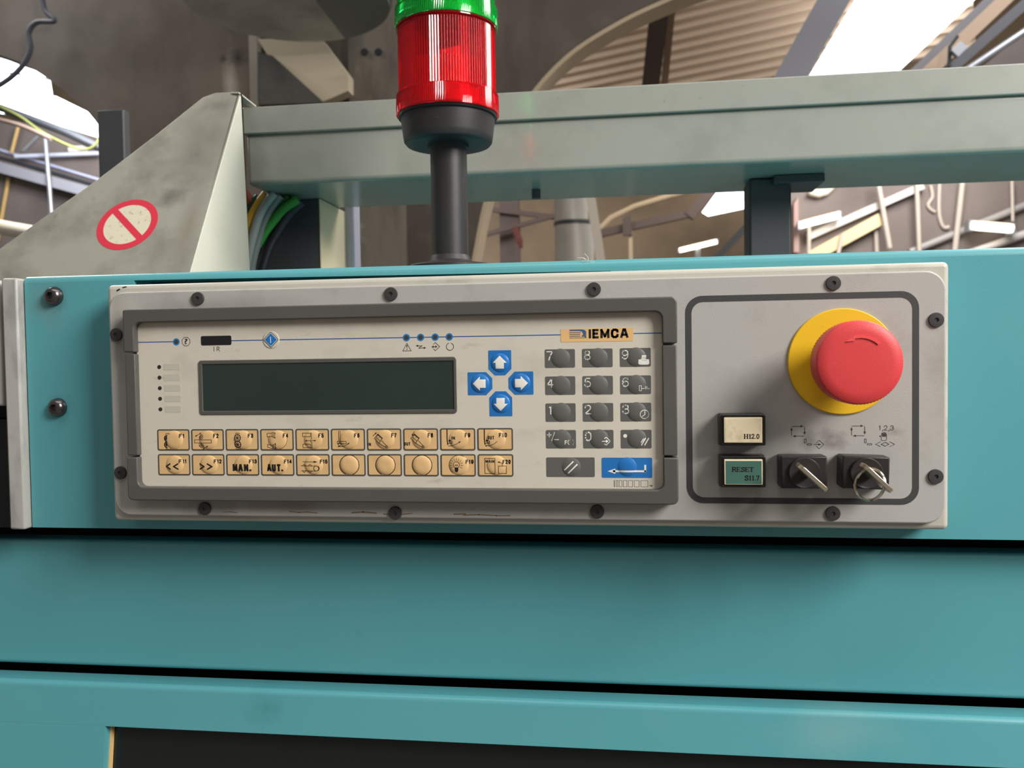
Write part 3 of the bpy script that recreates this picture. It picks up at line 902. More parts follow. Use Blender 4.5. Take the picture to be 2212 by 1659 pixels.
# =================================================================== control panel plate
cp = thing('control_panel', (212, 0, -3.7), 'long grey control panel plate screwed to the teal cover', 'control panel')
MB().prism(rr(-3.1, -3.7, 427.7, 124.6, 2.6, 4), 3.2, 21.9).build('back_flange', FLANGE, cp, bevel=2.4, seg=4)
MB().prism(rr(0, 0, 425, 120.2, 9.2, 8), 0, 3.6).build('front_cover', COVER, cp, bevel=.8, seg=3)
MB().ring(rr(304.2, 9.0, 412.9, 110.9, 8.2, 8), rr(307.2, 11.9, 409.9, 107.9, 5.6, 8), -.12, .2).build('border_line', mat('border_ink', (62, 62, 61), .5), cp)
sc_prof = [(3.5, 0), (3.5, -.8), (3.3, -1.1), (1.75, -1.2)]
first = None
for (cx, cz) in [(51.2, 115.8), (156.2, 115.6), (259.8, 115.4), (373.9, 115.4), (420.4, 96.9), (420.3, 22.7), (373.4, 4.6), (260.1, 4.4), (156.2, 2.7), (51.9, 4.0), (4.2, 97.6), (4.2, 23.1)]:
    if first is None:
        first = socket_head('screw', cx, cz, sc_prof, 1.15, .6, SCREW, cp)
    else:
        o = link(first.data, 'screw', cp, (cx, ORG[first.name][1], cz))

# scrapes along the lower edge and chips at the upper corner
SC = mat('brown_scrape', (126, 108, 84), .7)
for seq, wd in (([(99, 1.9), (104, 1.5), (109, 1.7), (114, 1.2)], .5), ([(133, 1.6), (139, 2.0), (146, 1.5)], .7), ([(150, 1.0), (158, .8), (165, 1.5)], .5), ([(187, 1.3), (193, 1.5)], .6), ([(192, .9), (200, 1.2), (209, .8), (216, .9)], .6), ([(62, 1.2), (66, 1.4), (70, 1.0)], .4)):
    Ink(-.05).line([(x, z + 1.0) for x, z in seq], wd).build('scrape', SC, cp)
Ink(3.1).line([(3.2, 121.4), (4.6, 122.1)], .8).build('paint_chip', DARKBODY, cp)
Ink(3.1).line([(6.6, 123.0), (8.6, 123.4)], .5).build('paint_chip', DARKBODY, cp)

# printed selector symbols (image coordinates of the survey, read on the plate)
ZS = 7.373


def zp(x, z):
    q = at(1660 + x / ZS, 890 + z / ZS, 0)
    return (q.x, q.z)


def cycle(ix, iz):
    k = Ink(-.07)
    o = zp

    def A(x0, z0, x1, z1):
        a, c = o(x0 + ix, z0 + iz), o(x1 + ix, z1 + iz)
        k.arrow(a[0], a[1], c[0], c[1], .26, 1.45, .55)
    A(375, 230, 560, 226)
    A(575, 235, 577, 365)
    A(565, 383, 385, 384)
    A(368, 372, 366, 245)
    return k


cycle(0, 0).build('cycle_symbol', SYMBINK, cp)
cycle(957, -6).build('cycle_symbol', SYMBINK, cp)


def rect(k, x0, z0, x1, z1, wd):
    k.line([zp(x0, z0), zp(x1, z0), zp(x1, z1), zp(x0, z1)], wd, True)
    return k


rect(Ink(-.07), 572, 430, 600, 492, .22).build('position_mark', SYMBINK, cp)
rect(Ink(-.07), 620, 504, 685, 526, .24).build('position_mark', SYMBINK, cp)
rect(Ink(-.07), 1530, 428, 1557, 490, .22).build('position_mark', SYMBINK, cp)
rect(Ink(-.07), 1578, 502, 1645, 524, .22).build('position_mark', SYMBINK, cp)
k = Ink(-.07)
a, c = zp(722, 516), zp(845, 518)
k.arrow(a[0], a[1], c[0], c[1], .26, 1.5, .6)
k.line([zp(765, 492), zp(810, 448), zp(880, 517), zp(808, 586), zp(762, 542)], .24)
k.build('enter_symbol', SYMBINK, cp)
k = Ink(-.07)
for s_, xa, xb in (('1', 1762, 1785), (',', 1812, 1826), ('2', 1838, 1895), (',', 1912, 1926), ('3', 1938, 1995)):
    a, c = zp(xa, 292), zp(xb, 214)
    if s_ == ',':
        k.line([zp(xb, 284), zp(xa + 2, 304)], .28)
    else:
        k.letters(s_, a[0], c[0], a[1], c[1], .24)
k.build('mode_numbers', SYMBINK, cp)
k = Ink(-.07)
hand = [(1798, 400), (1770, 385), (1776, 376), (1800, 382), (1802, 345), (1812, 332), (1822, 335), (1832, 322), (1846, 322), (1852, 332), (1866, 332), (1870, 348), (1880, 352), (1882, 420), (1872, 452), (1805, 455), (1795, 425)]
k.line([zp(*h_) for h_ in hand], .2, True)
for x_ in (1815, 1826, 1836, 1846, 1858, 1868):
    k.line([zp(x_, 340), zp(x_, 390)], .22)
k.build('hand_symbol', SYMBINK, cp)
k = Ink(-.07)
k.line([zp(1782, 474), zp(1706, 512), zp(1782, 550)], .22)
k.line([zp(1932, 474), zp(2010, 514), zp(1930, 550)], .22)
k.line([zp(1795, 514), zp(1835, 494), (zp(1860, 480)), zp(1885, 494), zp(1920, 514), zp(1885, 530), zp(1858, 544), zp(1832, 530)], .26, True)
k.build('travel_symbol', SYMBINK, cp)

# =================================================================== operator terminal
MY = -4.0      # face of the membrane
T = thing('operator_terminal', (156, 0, 9.5), 'operator terminal with blank display and ivory membrane keypad', 'terminal')
BX0, BX1, BZ0, BZ1 = 12.9, 299.8, 9.5, 110.4
IX0, IX1, IZ0, IZ1 = 18.9, 292.6, 16.6, 103.4


def arc_pts(cx, cz, r, a0, a1, n=6):
    return [(cx + r * math.cos(math.radians(a0 + (a1 - a0) * k / n)), cz + r * math.sin(math.radians(a0 + (a1 - a0) * k / n))) for k in range(n + 1)]


S1, S0 = 87.9, 32.4
top_u = [(BX0, S1)] + [(IX0, S1)] + arc_pts(IX0 + 3.5, IZ1 - 3.5, 3.5, 180, 90) + arc_pts(IX1 - 3.5, IZ1 - 3.5, 3.5, 90, 0) + [(IX1, S1), (BX1, S1)] + arc_pts(BX1 - 3, BZ1 - 3, 3, 0, 90) + arc_pts(BX0 + 1.5, BZ1 - 1.5, 1.5, 90, 180)
bot_u = [(IX0, S0), (BX0, S0)] + arc_pts(BX0 + 3, BZ0 + 3, 3, 180, 270) + arc_pts(BX1 - 3, BZ0 + 3, 3, 270, 360) + [(BX1, S0), (IX1, S0)] + arc_pts(IX1 - 3.5, IZ0 + 3.5, 3.5, 0, -90) + arc_pts(IX0 + 3.5, IZ0 + 3.5, 3.5, 270, 180)
MB().prism(top_u, -8.2, -.02).build('bezel_top', BEZEL, T, bevel=.7, seg=3)
MB().prism(bot_u, -8.2, -.02).build('bezel_bottom', BEZEL, T, bevel=.7, seg=3)
for a, c in ((BX0 + .3, IX0), (IX1, BX1 - .3)):
    MB().box(a, c, -7.6, -.02, S0 + .9, S1 - .9).build('bezel_side', BEZEL, T, bevel=.6, seg=3)
MB().prism(rr(18, 15.8, 293.2, 104, 3.5), MY, -.02).build('membrane_sheet', MEMB, T)

# display
MB().ring(rr(52.5, 54.4, 190.4, 83.0, 1.6, 4), rr(54.6, 56.4, 188.9, 80.9, .25, 4), MY - .5, MY + .2).build('display_frame', BEZEL, T, bevel=.3, seg=2)
MB().box(54.4, 189.1, MY - .08, MY + .1, 56.2, 81.1).build('display_glass', LCD, T)

# blue guide line
for a, c in ((18.9, 38.9), (71.3, 90.0), (95.9, 163.0), (166.8, 170.6), (174.2, 178.0), (181.7, 185.4), (189.0, 243.1), (279.0, 292.5)):
    Ink(MY - .04).line([(a, 93.15 - a * .0005), (c, 93.15 - c * .0005)], .48).build('guide_line', BLUELINE, T)
# indicators
for cx in (40.5, 164.9, 172.3, 179.8, 187.1):
    led = MB().lathe_y(cx, 93.05, [(1.85, MY), (1.85, MY - .1), (1.2, MY - .1)], 24).build('indicator', LEDBLUE, T, origin=(cx, MY, 93.05))
    MB().lathe_y(cx, 93.05, [(1.15, MY - .05), (1.15, MY - .16), (.6, MY - .2)], 20).build('indicator_lens', LEDDARK, led)
for i in range(5):
    z = 79.9 - i * 5.6
    x = 30.45
    MB().lathe_y(x, z, [(1.05, MY), (1.05, MY - .1), (.5, MY - .14)], 20).build('status_indicator', STATUS, T, origin=(x, MY, z))
    MB().prism(rr(32.9, z - 1.75, 42.1, z + 1.75, .4, 3), MY - .06, MY + .1).build('label_window', STRIP, T, bevel=.05)
# help sign
k = Ink(MY - .06)
k.line([(45.9 + 2.35 * math.cos(PI / 8 + i * PI / 4), 93.1 + 2.45 * math.sin(PI / 8 + i * PI / 4)) for i in range(8)], .26, True)
k.text('?', 44.95, 46.85, 91.7, 94.7, .02)
k.build('help_symbol', SYMBINK, T)
# infrared window
MB().prism(rr(54.3, 90.9, 71.1, 95.8, .8, 4), MY - .1, MY + .1).build('infrared_window', IRWIN, T)
k = Ink(MY - .06)
k.line([(61.4, 87.8), (61.4, 90.1)], .3)
k.line([(63.0, 87.8), (63.0, 90.0), (64.0, 90.0), (64.4, 89.5), (64.0, 88.9), (63.1, 88.9)], .26)
k.line([(63.7, 88.9), (64.5, 87.8)], .26)
k.build('infrared_lettering', SYMBINK, T)


def key(name, pts, m, cx, cz, dome=None, depth=.14):
    """raised key film; dome = (cx, cz, R, h)"""
    o = MB().prism(pts, MY - depth, MY + .1).build(name, m, T, origin=(cx, MY, cz))
    return o


def dome_on(parent, m, cx, cz, R, h, e, y):
    prof = [(R * k_, y - h * (1 - k_ ** e)) for k_ in (1, .97, .93, .88, .82, .74, .64, .5, .32, .12)]
    return MB().lathe_y(cx, cz, [(R, y + .05)] + prof, 36).build('dome', m, parent, smooth=True, angle=60)


# power key (blue lozenge)
pk = MB().lathe_y(92.9, 93.2, [(4.5, MY), (4.5, MY - .15), (4.1, MY - .35), (2, MY - .4)], 36).build('power_key', MEMB, T, origin=(92.9, MY, 93.2), smooth=True, angle=25)


def loz(r, rd=.6, cx=92.9, cz=93.25):
    pts = []
    for i, (ux, uz) in enumerate(((1, 0), (0, 1), (-1, 0), (0, -1))):
        px_, pz_ = cx + ux * (r - rd * 1.414), cz + uz * (r - rd * 1.414)
        a = math.degrees(math.atan2(uz, ux))
        pts += arc_pts(px_, pz_, rd, a - 45, a + 45, 4)
    return pts


MB().prism(loz(4.2), MY - .5, MY - .3).build('lozenge_outline', KEYRIM, pk)
MB().prism(loz(3.7, .4), MY - .55, MY - .3).build('lozenge_border', WHITEINK, pk)
MB().prism(loz(3.35, .3), MY - .6, MY - .3).build('lozenge_face', BLUE, pk)
Ink(MY - .63).line([(92.8, 91.7), (92.8, 94.6)], .4).build('power_mark', WHITEINK, pk)

# symbols under the four indicators
k = Ink(MY - .06)
k.line([(162.9, 86.3), (165.1, 90.2), (167.2, 86.3)], .26, True)
k.poly([(164.8, 89.3), (165.35, 89.3), (165.2, 87.7), (164.95, 87.7)])
k.disc(165.07, 87.05, .28)
k.build('alarm_symbol', SYMBINK, T)
k = Ink(MY - .06)
k.arrow(172.9, 88.6, 169.6, 88.9, .3, 1.3, .55)
k.line([(172.9, 88.9), (171.2, 87.5)], .3)
k.arrow(171.2, 87.6, 175.1, 87.7, .3, 1.3, .55)
k.build('link_symbol', SYMBINK, T)
k = Ink(MY - .06)
k.arrow(177.8, 88.2, 180.8, 88.2, .36, 1.0, .7, True)
k.line([(178.9, 89.4), (179.8, 90.3), (182.0, 88.2), (179.8, 86.2), (178.8, 87.1)], .27)
k.build('transfer_symbol', SYMBINK, T)
k = Ink(MY - .06)
k.arc(187.3, 88.1, 1.85, 110, 430, .28, 24)
k.build('ready_symbol', SYMBINK, T)

# badge
bd = MB().prism(rr(243.3, 89.4, 278.9, 95.9, .5, 3), MY - .12, MY + .1).build('name_badge', BADGE, T, origin=(261, MY, 92.6))
k = Ink(MY - .15)
k.poly([(247.7, 95.5), (253.8, 95.5), (255.2, 95.2), (255.9, 94.3), (255.9, 93.2), (255.0, 91.9), (253.6, 91.9), (253.6, 92.4), (254.4, 92.9), (253.9, 94.3), (252.6, 94.75), (247.7, 94.75)])
k.line([(247.7, 94.0), (253.0, 94.0)], .38)
k.line([(247.7, 93.1), (252.8, 93.1)], .38)
k.line([(247.7, 92.2), (252.8, 92.2)], .38)
k.line([(247.7, 91.35), (255.9, 91.35)], .3)
k.poly([(255.9, 91.2), (255.9, 93.0), (254.9, 91.9)])
k.build('badge_emblem', BADGEBLUE, bd)
Ink(MY - .16).letters('IEMCA', 257.2, 276.5, 90.9, 95.6, 1.15, .16).build('badge_lettering', BLACKINK, bd)

# ---- function keys
FX = [28.3 + 19.14 * i for i in range(10)]
FW, FH = 18.1, 11.3
FROW = [(46.85, 20.79), (33.75, 20.79)]
SX = FW / 378.0          # survey-crop pixels to millimetres
SZ = FH / 246.0


def fkey(i, row):
    x0, zt = FX[i], (46.85, 33.7)[row]
    cx, cz = x0 + FW / 2, zt - FH / 2
    o = key('function_key', rr(x0, zt - FH, x0 + FW, zt, 1.1, 4), KEYRIM, cx, cz)
    e = .72
    MB().prism(rr(x0 + e, zt - FH + e, x0 + FW - e, zt - e, .5, 3), MY - .2, MY).build('key_face', AMBER, o)
    dcx = cx + .45
    dome_on(o, AMBER, dcx, cz, 5.0, .75, 4.5, MY - .2)
    return o, x0, zt, (dcx, cz, 5.0, .75, 4.5)


def kink(x0, zt, dm):
    k = Ink(MY - .26, (dm,))
    k.p = lambda a, b: (x0 + a * SX, zt - b * SZ)
    k.ln = lambda pts, wd=.24, closed=False: k.line([k.p(*q) for q in pts], wd, closed)
    k.ci = lambda a, b, r, wd=.24: k.arc(*k.p(a, b), r * SX, 0, 360, wd, 14)
    k.ar = lambda a, b, c, d_, wd=.24, hd=1.1, hw=.42, both=False: k.arrow(*k.p(a, b), *k.p(c, d_), wd, hd, hw, both)
    k.po = lambda pts: k.poly([k.p(*q) for q in pts])
    return k


def wheel(k, a, b, r, a0=0, a1=360):
    c = k.p(a, b)
    k.arc(c[0], c[1], r * SX, a0, a1, .42, 16)
    for j in range(8):
        an = math.radians(a0 + (a1 - a0) * j / 8)
        k.line([c, (c[0] + r * SX * math.cos(an), c[1] + r * SX * math.sin(an))], .26)


def ic1(k):
    wheel(k, 118, 104, 34, 90, 270)
    wheel(k, 118, 178, 34, 90, 270)
    k.ln([(95, 58), (105, 50), (140, 48), (155, 56)])
    k.ln([(98, 220), (110, 230), (145, 232), (158, 224)])


def ic2(k):
    k.ar(45, 84, 122, 42, both=True)
    k.ci(122, 87, 23)
    k.ci(122, 87, 9)
    k.ln([(38, 122), (242, 122), (242, 157), (38, 157)], .24, True)
    k.ci(124, 190, 23)
    k.ci(124, 190, 9)
    k.ln([(92, 160), (90, 190), (105, 205)])
    k.ln([(96, 118), (94, 92), (104, 78)])
    k.ar(128, 232, 204, 190, both=True)


def ic3(k):
    wheel(k, 142, 100, 38)
    wheel(k, 144, 175, 38)
    k.ln([(112, 52), (125, 46), (160, 46), (172, 52)])
    k.ln([(115, 222), (128, 229), (165, 229), (176, 222)])


def ic4(k):
    k.ln([(78, 52), (140, 44), (142, 84), (80, 90)], .24, True)
    k.ln([(140, 44), (156, 36), (158, 98), (142, 84)])
    k.ln([(82, 176), (142, 186), (140, 224), (82, 208)], .24, True)
    k.ln([(142, 186), (158, 172), (156, 228), (140, 224)])
    k.ar(172, 34, 174, 112, both=True, hd=.9)
    k.ar(176, 156, 176, 232, both=True, hd=.9)
    k.ln([(88, 95), (90, 130), (94, 168)], .16)


def ic5(k):
    k.ln([(82, 48), (176, 48), (176, 88), (82, 88)], .24, True)
    k.ln([(84, 172), (176, 172), (176, 214), (84, 214)], .24, True)
    k.ln([(176, 48), (188, 48), (188, 112), (176, 122)])
    k.ln([(176, 142), (190, 150), (190, 214), (176, 214)])
    k.ar(110, 132, 240, 132, both=True)


def ic6(k):
    k.ln([(87, 24), (87, 172)])
    k.ln([(104, 24), (104, 172)])
    k.ln([(70, 142), (176, 142), (176, 168), (70, 168)], .24, True)
    k.ci(96, 176, 16)
    k.ln([(78, 202), (120, 202), (165, 188), (200, 168)])
    k.ar(165, 188, 214, 156)
    k.ln([(78, 202), (96, 196)], .4)


def bottle(k, out):
    k.ln([(82, 110), (120, 66), (172, 108), (138, 164), (82, 110)], .26)
    k.ln([(120, 66), (134, 76)], .5)
    k.ln([(108, 98), (150, 136)], .22)
    k.ln([(112, 82), (128, 62), (178, 106), (158, 132)], .22)
    k.ln([(140, 100), (158, 88)], .22)
    k.ln([(138, 164), (206, 206)], .26)
    k.ln([(168, 134), (218, 190)], .26)
    k.ci(218, 204, 11, .3)
    if out:
        k.ar(122, 36, 92, 84, .3)
    else:
        k.ar(68, 82, 112, 42, .3)


def hook(k, out):
    k.ln([(76, 16), (76, 120), (82, 178)], .5)
    k.ln([(84, 172), (112, 158), (128, 168), (132, 142), (108, 130), (92, 140)], .3)
    k.disc(*k.p(104, 136), .55)
    if out:
        k.ln([(214, 144), (180, 172), (130, 192)])
        k.ar(130, 192, 78, 194)
    else:
        k.ln([(88, 196), (130, 192), (180, 172)])
        k.ar(180, 172, 226, 142)


def ic15(k):
    k.ar(78, 86, 248, 86, .24, 2.0, .5)
    k.ln([(56, 132), (236, 132)])
    k.ln([(60, 188), (236, 188)])
    k.ci(232, 160, 28, .28)
    for a in (92, 164):
        k.ln([(a - 20, 132), (a, 112), (a + 20, 132)], .24)
        k.ln([(a - 20, 188), (a, 210), (a + 20, 188)], .24)
    k.ln([(236, 132), (258, 138), (268, 160), (256, 184), (236, 188)])


def ic19(k):
    c = k.p(174, 116)
    k.arc(c[0], c[1], 1.6, -60, 240, .24, 18)
    k.ln([(158, 116), (190, 116)], .2)
    k.ln([(158, 126), (190, 126)], .2)
    k.po([(156, 144), (194, 144), (194, 178), (184, 196), (166, 196), (156, 178)])
    for j in range(11):
        an = math.radians(-30 + j * 24)
        k.line([(c[0] + 2.2 * math.cos(an), c[1] + 2.2 * math.sin(an)), (c[0] + 3.3 * math.cos(an), c[1] + 3.3 * math.sin(an))], .2)


def ic20(k):
    k.ln([(76, 46), (186, 46), (186, 212), (76, 212)], .26, True)
    k.ln([(222, 128), (304, 128), (304, 212), (222, 212)], .26, True)
    k.ln([(264, 126), (262, 100), (236, 86)], .24)
    k.ar(240, 86, 212, 84, .24)


icons = {0: ic1, 1: ic2, 2: ic3, 3: ic4, 4: ic5, 5: ic6, 6: lambda k: bottle(k, False), 7: lambda k: bottle(k, True), 8: lambda k: hook(k, False), 9: lambda k: hook(k, True), 14: ic15, 18: ic19, 19: ic20}
for n in range(20):
    row, i = divmod(n, 10)
    o, x0, zt, dm = fkey(i, row)
    if n in icons:
        k = kink(x0, zt, dm)
        icons[n](k)
        k.build('key_icon', BLACKINK, o)
    k = kink(x0, zt, dm)
    word = {6: ('IN', 8, 44, 158, 194), 7: ('OUT', 8, 76, 154, 190), 8: ('IN', 126, 164, 88, 124), 9: ('OUT', 112, 182, 84, 122), 12: ('MAN.', 74, 284, 112, 196), 13: ('AUT.', 70, 252, 112, 196), 19: ('MAIN', 84, 180, 62, 92)}.get(n)
    any_ = False
    if word:
        s_, xa, xb, ya, yb = word
        a, c = k.p(xa, yb), k.p(xb, ya)
        k.letters(s_, a[0], c[0], a[1], c[1], 1.0 if n in (12, 13) else .36, .2)
        any_ = True
    if n in (10, 11):
        for dx in (0, 92):
            if n == 10:
                k.ln([(150 + dx, 112), (100 + dx, 142), (150 + dx, 172)], .72)
            else:
                k.ln([(96 + dx, 112), (148 + dx, 142), (96 + dx, 172)], .72)
        any_ = True
    if n not in (15, 16, 17):
        s_ = 'F%d' % (n + 1)
        wd = 57 if n < 9 else 84
        xr = {6: 327, 7: 325, 8: 325, 9: 316, 10: 336, 11: 346, 12: 352, 13: 352, 14: 356, 18: 356, 19: 350}.get(n, 319)
        ya, yb = (52, 100) if row == 0 else (60, 106)
        a, c = k.p(xr - wd, yb), k.p(xr, ya)
        k.letters(s_, a[0], c[0], a[1], c[1], .46, .2)
        any_ = True
    if any_:
        k.build('key_lettering', BLACKINK, o)
    if n in (15, 16, 17, 18, 3):
        # grime worn into the rim of the dome
        g = Ink(MY - .24)
        if n == 3:
            g.arc(dm[0], dm[1], 5.0, -110, 10, .28, 18)
        elif n == 18:
            g.arc(dm[0], dm[1], 5.05, 60, 230, .3, 18)
        else:
            g.arc(dm[0], dm[1], 5.1, -70, 245, .5, 30)
        g.build('dome_grime', mat('brown_grime', (84, 58, 36), .6), o)

# ---- number keys
NX = [235.3, 253.8, 272.3]
NZ = [85.9, 72.45, 59.05, 45.75]
NW, NH = 14.9, 9.1
names = [['7', '8', '9'], ['4', '5', '6'], ['1', '2', '3'], ['+/-', '0', '.']]
for r_i in range(4):
    for c_i in range(3):
        x0, zt = NX[c_i], NZ[r_i]
        cx, cz = x0 + NW / 2, zt - NH / 2
        o = key('number_key', rr(x0, zt - NH, x0 + NW, zt, .6, 3), NUMKEY, cx, cz)
        dm = (cx + .3, cz + .1, 4.75, .8, 2.6)
        dome_on(o, NUMKEY, *dm, MY - .14)
        k = Ink(MY - .21, (dm,))
        s_ = names[r_i][c_i]
        if s_ == '+/-':
            k.line([(x0 + .6, zt - 2.4), (x0 + 2.6, zt - 2.4)], .38)
            k.line([(x0 + 1.6, zt - 1.4), (x0 + 1.6, zt - 3.4)], .38)
            k.line([(x0 + 4.3, zt - 1.1), (x0 + 2.8, zt - 5.4)], .34)
            k.line([(x0 + 4.3, zt - 4.7), (x0 + 6.3, zt - 4.7)], .38)
            k.letters('F', x0 + 9.3, x0 + 10.5, zt - 7.2, zt - 5.1, .38)
            k.arc(x0 + 12.4, zt - 6.1, 1.5, 130, 230, .28, 8)
            k.arc(x0 + 12.3, zt - 6.1, 1.5, -50, 50, .28, 8)
        elif s_ == '.':
            k.disc(x0 + 2.1, zt - 3.0, .95)
            for t_ in (0, 1.6):
                k.line([(x0 + 10.0 + t_, zt - 7.5), (x0 + 11.9 + t_, zt - 4.3 + .1)], .5)
            k.line([(x0 + 9.8, zt - 6.2), (x0 + 11.0, zt - 4.4)], .4)
        else:
            xa = x0 + (1.6 if s_ == '1' else .8)
            k.letters(s_, xa, x0 + (3.0 if s_ == '1' else 4.1), zt - 5.5, zt - .9, .5 if s_ != '0' else .62)
        if s_ == '9':
            k.poly([(x0 + 9.0, zt - 5.6), (x0 + 14.0, zt - 5.6), (x0 + 14.2, zt - 7.6), (x0 + 13.6, zt - 8.2), (x0 + 9.4, zt - 8.2), (x0 + 8.8, zt - 7.6)])
            k.poly([(x0 + 10.6, zt - 3.6), (x0 + 12.8, zt - 3.6), (x0 + 12.6, zt - 5.5), (x0 + 10.2, zt - 5.5)])
            g = Ink(MY - .26, (dm,))
            for q_ in (4.15, 4.7, 5.25, 6.2):
                g.line([(x0 + 10.5, zt - q_), (x0 + 12.7, zt - q_)], .16)
            g.build('printer_lines', NUMKEY, o)
        if s_ == '6':
            k.line([(x0 + 9.2, zt - 5.0), (x0 + 10.2, zt - 5.0), (x0 + 10.2, zt - 7.6), (x0 + 9.2, zt - 7.6)], .24, True)
            k.line([(x0 + 10.3, zt - 6.4), (x0 + 11.6, zt - 6.4)], .28)
            k.line([(x0 + 12.2, zt - 5.4), (x0 + 12.2, zt - 6.7)], .26)
            k.line([(x0 + 12.9, zt - 5.4), (x0 + 12.9, zt - 6.7)], .26)
            k.line([(x0 + 13.6, zt - 6.5), (x0 + 14.0, zt - 6.5)], .3)
        if s_ == '3':
            k.arc(x0 + 11.6, zt - 5.7, 2.1, 0, 360, .3, 24)
            k.line([(x0 + 11.8, zt - 4.2), (x0 + 11.8, zt - 5.8), (x0 + 10.4, zt - 6.8)], .28)
        if s_ == '0':
            k.arrow(x0 + 9.4, zt - 5.6, x0 + 12.4, zt - 5.6, .4, 1.2, .9)
            k.line([(x0 + 10.5, zt - 4.2), (x0 + 11.3, zt - 3.6), (x0 + 13.3, zt - 5.6), (x0 + 11.3, zt - 7.5), (x0 + 10.4, zt - 6.9)], .34)
        k.build('key_legend', WHITEINK, o)

# ---- clear and enter
o = key('clear_key', rr(235.3, 22.4, 259.3, 32.1, .6, 3), NUMKEY, 247, 27)
dm = (247.7, 27.3, 4.75, .8, 2.6)
dome_on(o, NUMKEY, *dm, MY - .14)
k = Ink(MY - .21, (dm,))
k.line([(244.4, 25.9), (248.6, 30.0)], .62)
k.line([(246.3, 24.4), (250.6, 28.6)], .62)
k.build('key_legend', WHITEINK, o)
o = key('enter_key', rr(262.8, 22.1, 287.4, 32.0, .6, 3), BLUE, 275, 27)
dm = (275.2, 27.4, 4.75, .8, 2.6)
dome_on(o, BLUE, *dm, MY - .14)
k = Ink(MY - .21, (dm,))
k.line([(284.0, 28.1), (284.0, 25.3), (268.6, 25.3)], .95)
k.poly([(265.6, 25.3), (269.4, 26.6), (269.4, 24.0)])
k.build('key_legend', WHITEINK, o)


# ---- arrow keys
def arrow_key(cx, cz, rot, m):
    ca, sa = math.cos(rot), math.sin(rot)

    def R_(p):
        return (cx + p[0] * ca - p[1] * sa, cz + p[0] * sa + p[1] * ca)
    # upright outline: square top, cut lower corners
    out_ = [(-2.6, -6.2), (2.6, -6.2), (5.75, -3.1), (5.75, 6.0), (5.5, 6.25), (-5.5, 6.25), (-5.75, 6.0), (-5.75, -3.1)]
    o = key('arrow_key', [R_(p_) for p_ in out_], BLUE, cx, cz)
    dm = (cx, cz, 4.75, .85, 3.5)
    dome_on(o, BLUE, *dm, MY - .14)
    k = Ink(MY - .22, (dm,))
    k.poly([R_(p_) for p_ in [(0, 3.6), (-3.6, 0), (-2.1, 0), (0, 1.6)]])
    k.poly([R_(p_) for p_ in [(0, 3.6), (0, 1.6), (2.1, 0), (3.6, 0)]])
    k.poly([R_(p_) for p_ in [(0, 1.6), (-2.1, 0), (0, 0)]])
    k.poly([R_(p_) for p_ in [(0, 1.6), (0, 0), (2.1, 0)]])
    k.poly([R_(p_) for p_ in [(-2.1, 0), (-2.1, -2.9), (0, -2.9), (0, 0)]])
    k.poly([R_(p_) for p_ in [(0, 0), (0, -2.9), (2.1, -2.9), (2.1, 0)]])
    k.build('key_legend', WHITEINK, o)


arrow_key(212.65, 79.6, 0, BLUE)
arrow_key(202.45, 69.3, PI / 2, BLUE)
arrow_key(223.1, 69.35, -PI / 2, BLUE)
arrow_key(212.8, 59.1, PI, BLUE)

# maker's bar mark
k = Ink(MY - .05)
xs = [(268.7, 269.1), (269.9, 270.6), (271.3, 272.6), (273.3, 275.0), (275.7, 277.8), (278.6, 281.0), (281.8, 285.2)]
for a, c in xs:
    k.line([(a, 17.6), (c, 17.6), (c, 20.7), (a, 20.7)], .16, True)
k.text('TM', 285.7, 287.4, 17.7, 18.5, .01)
k.build('bar_mark', SYMBINK, T)

# =================================================================== controls on the plate
ES = thing('emergency_stop', (377.9, 0, 52.5), 'red mushroom emergency stop button on a yellow disc', 'button')
MB().lathe_y(377.9, 77.9, [(25.4, -.05), (25.4, -.9), (25.0, -1.2), (12, -1.2)], 96).build('yellow_disc', YELLOW, ES, smooth=True)
MB().lathe_y(377.9, 77.9, [(12.5, -1.1), (12.5, -12), (15.5, -14.5)], 48).build('button_neck', mat('dark_red_plastic', (150, 36, 42), .5), ES, smooth=True)
rim = []
n = 160
for r_, y_, amp in [(14.5, -13.5, 0), (17.6, -15, .10), (18.7, -18, .14), (18.75, -28.6, .14), (18.55, -29.5, .06), (17.9, -30.1, 0), (13.5, -30.5, 0), (8, -30.7, 0), (2, -30.75, 0)]:
    rim.append([(377.9 + (r_ + (amp if i % 2 else -amp)) * math.cos(2 * PI * i / n), y_, 77.6 + (r_ + (amp if i % 2 else -amp)) * math.sin(2 * PI * i / n)) for i in range(n)])
hd = MB().loft(rim).build('button_head', RED, ES, smooth=True, angle=50)
pts = [(377.9 + 11.4 * math.cos(math.radians(a)), -30.75, 77.6 + 11.4 * math.sin(math.radians(a))) for a in range(46, 112, 6)]
ar = MB()
for p_, q_ in zip(pts, pts[1:]):
    ar.bar(p_, q_, 1.0, .7, up=(0, 1, 0))
c_ = pts[-1]
ar.prism([(c_[0] + 1.4, c_[2] + 1.7), (c_[0] + .6, c_[2] - 1.3), (c_[0] - 3.2, c_[2] - 1.6)][::-1], -31.05, -30.3)
ar.build('turn_arrow', mat('worn_red_relief', (232, 84, 84), .4), hd)

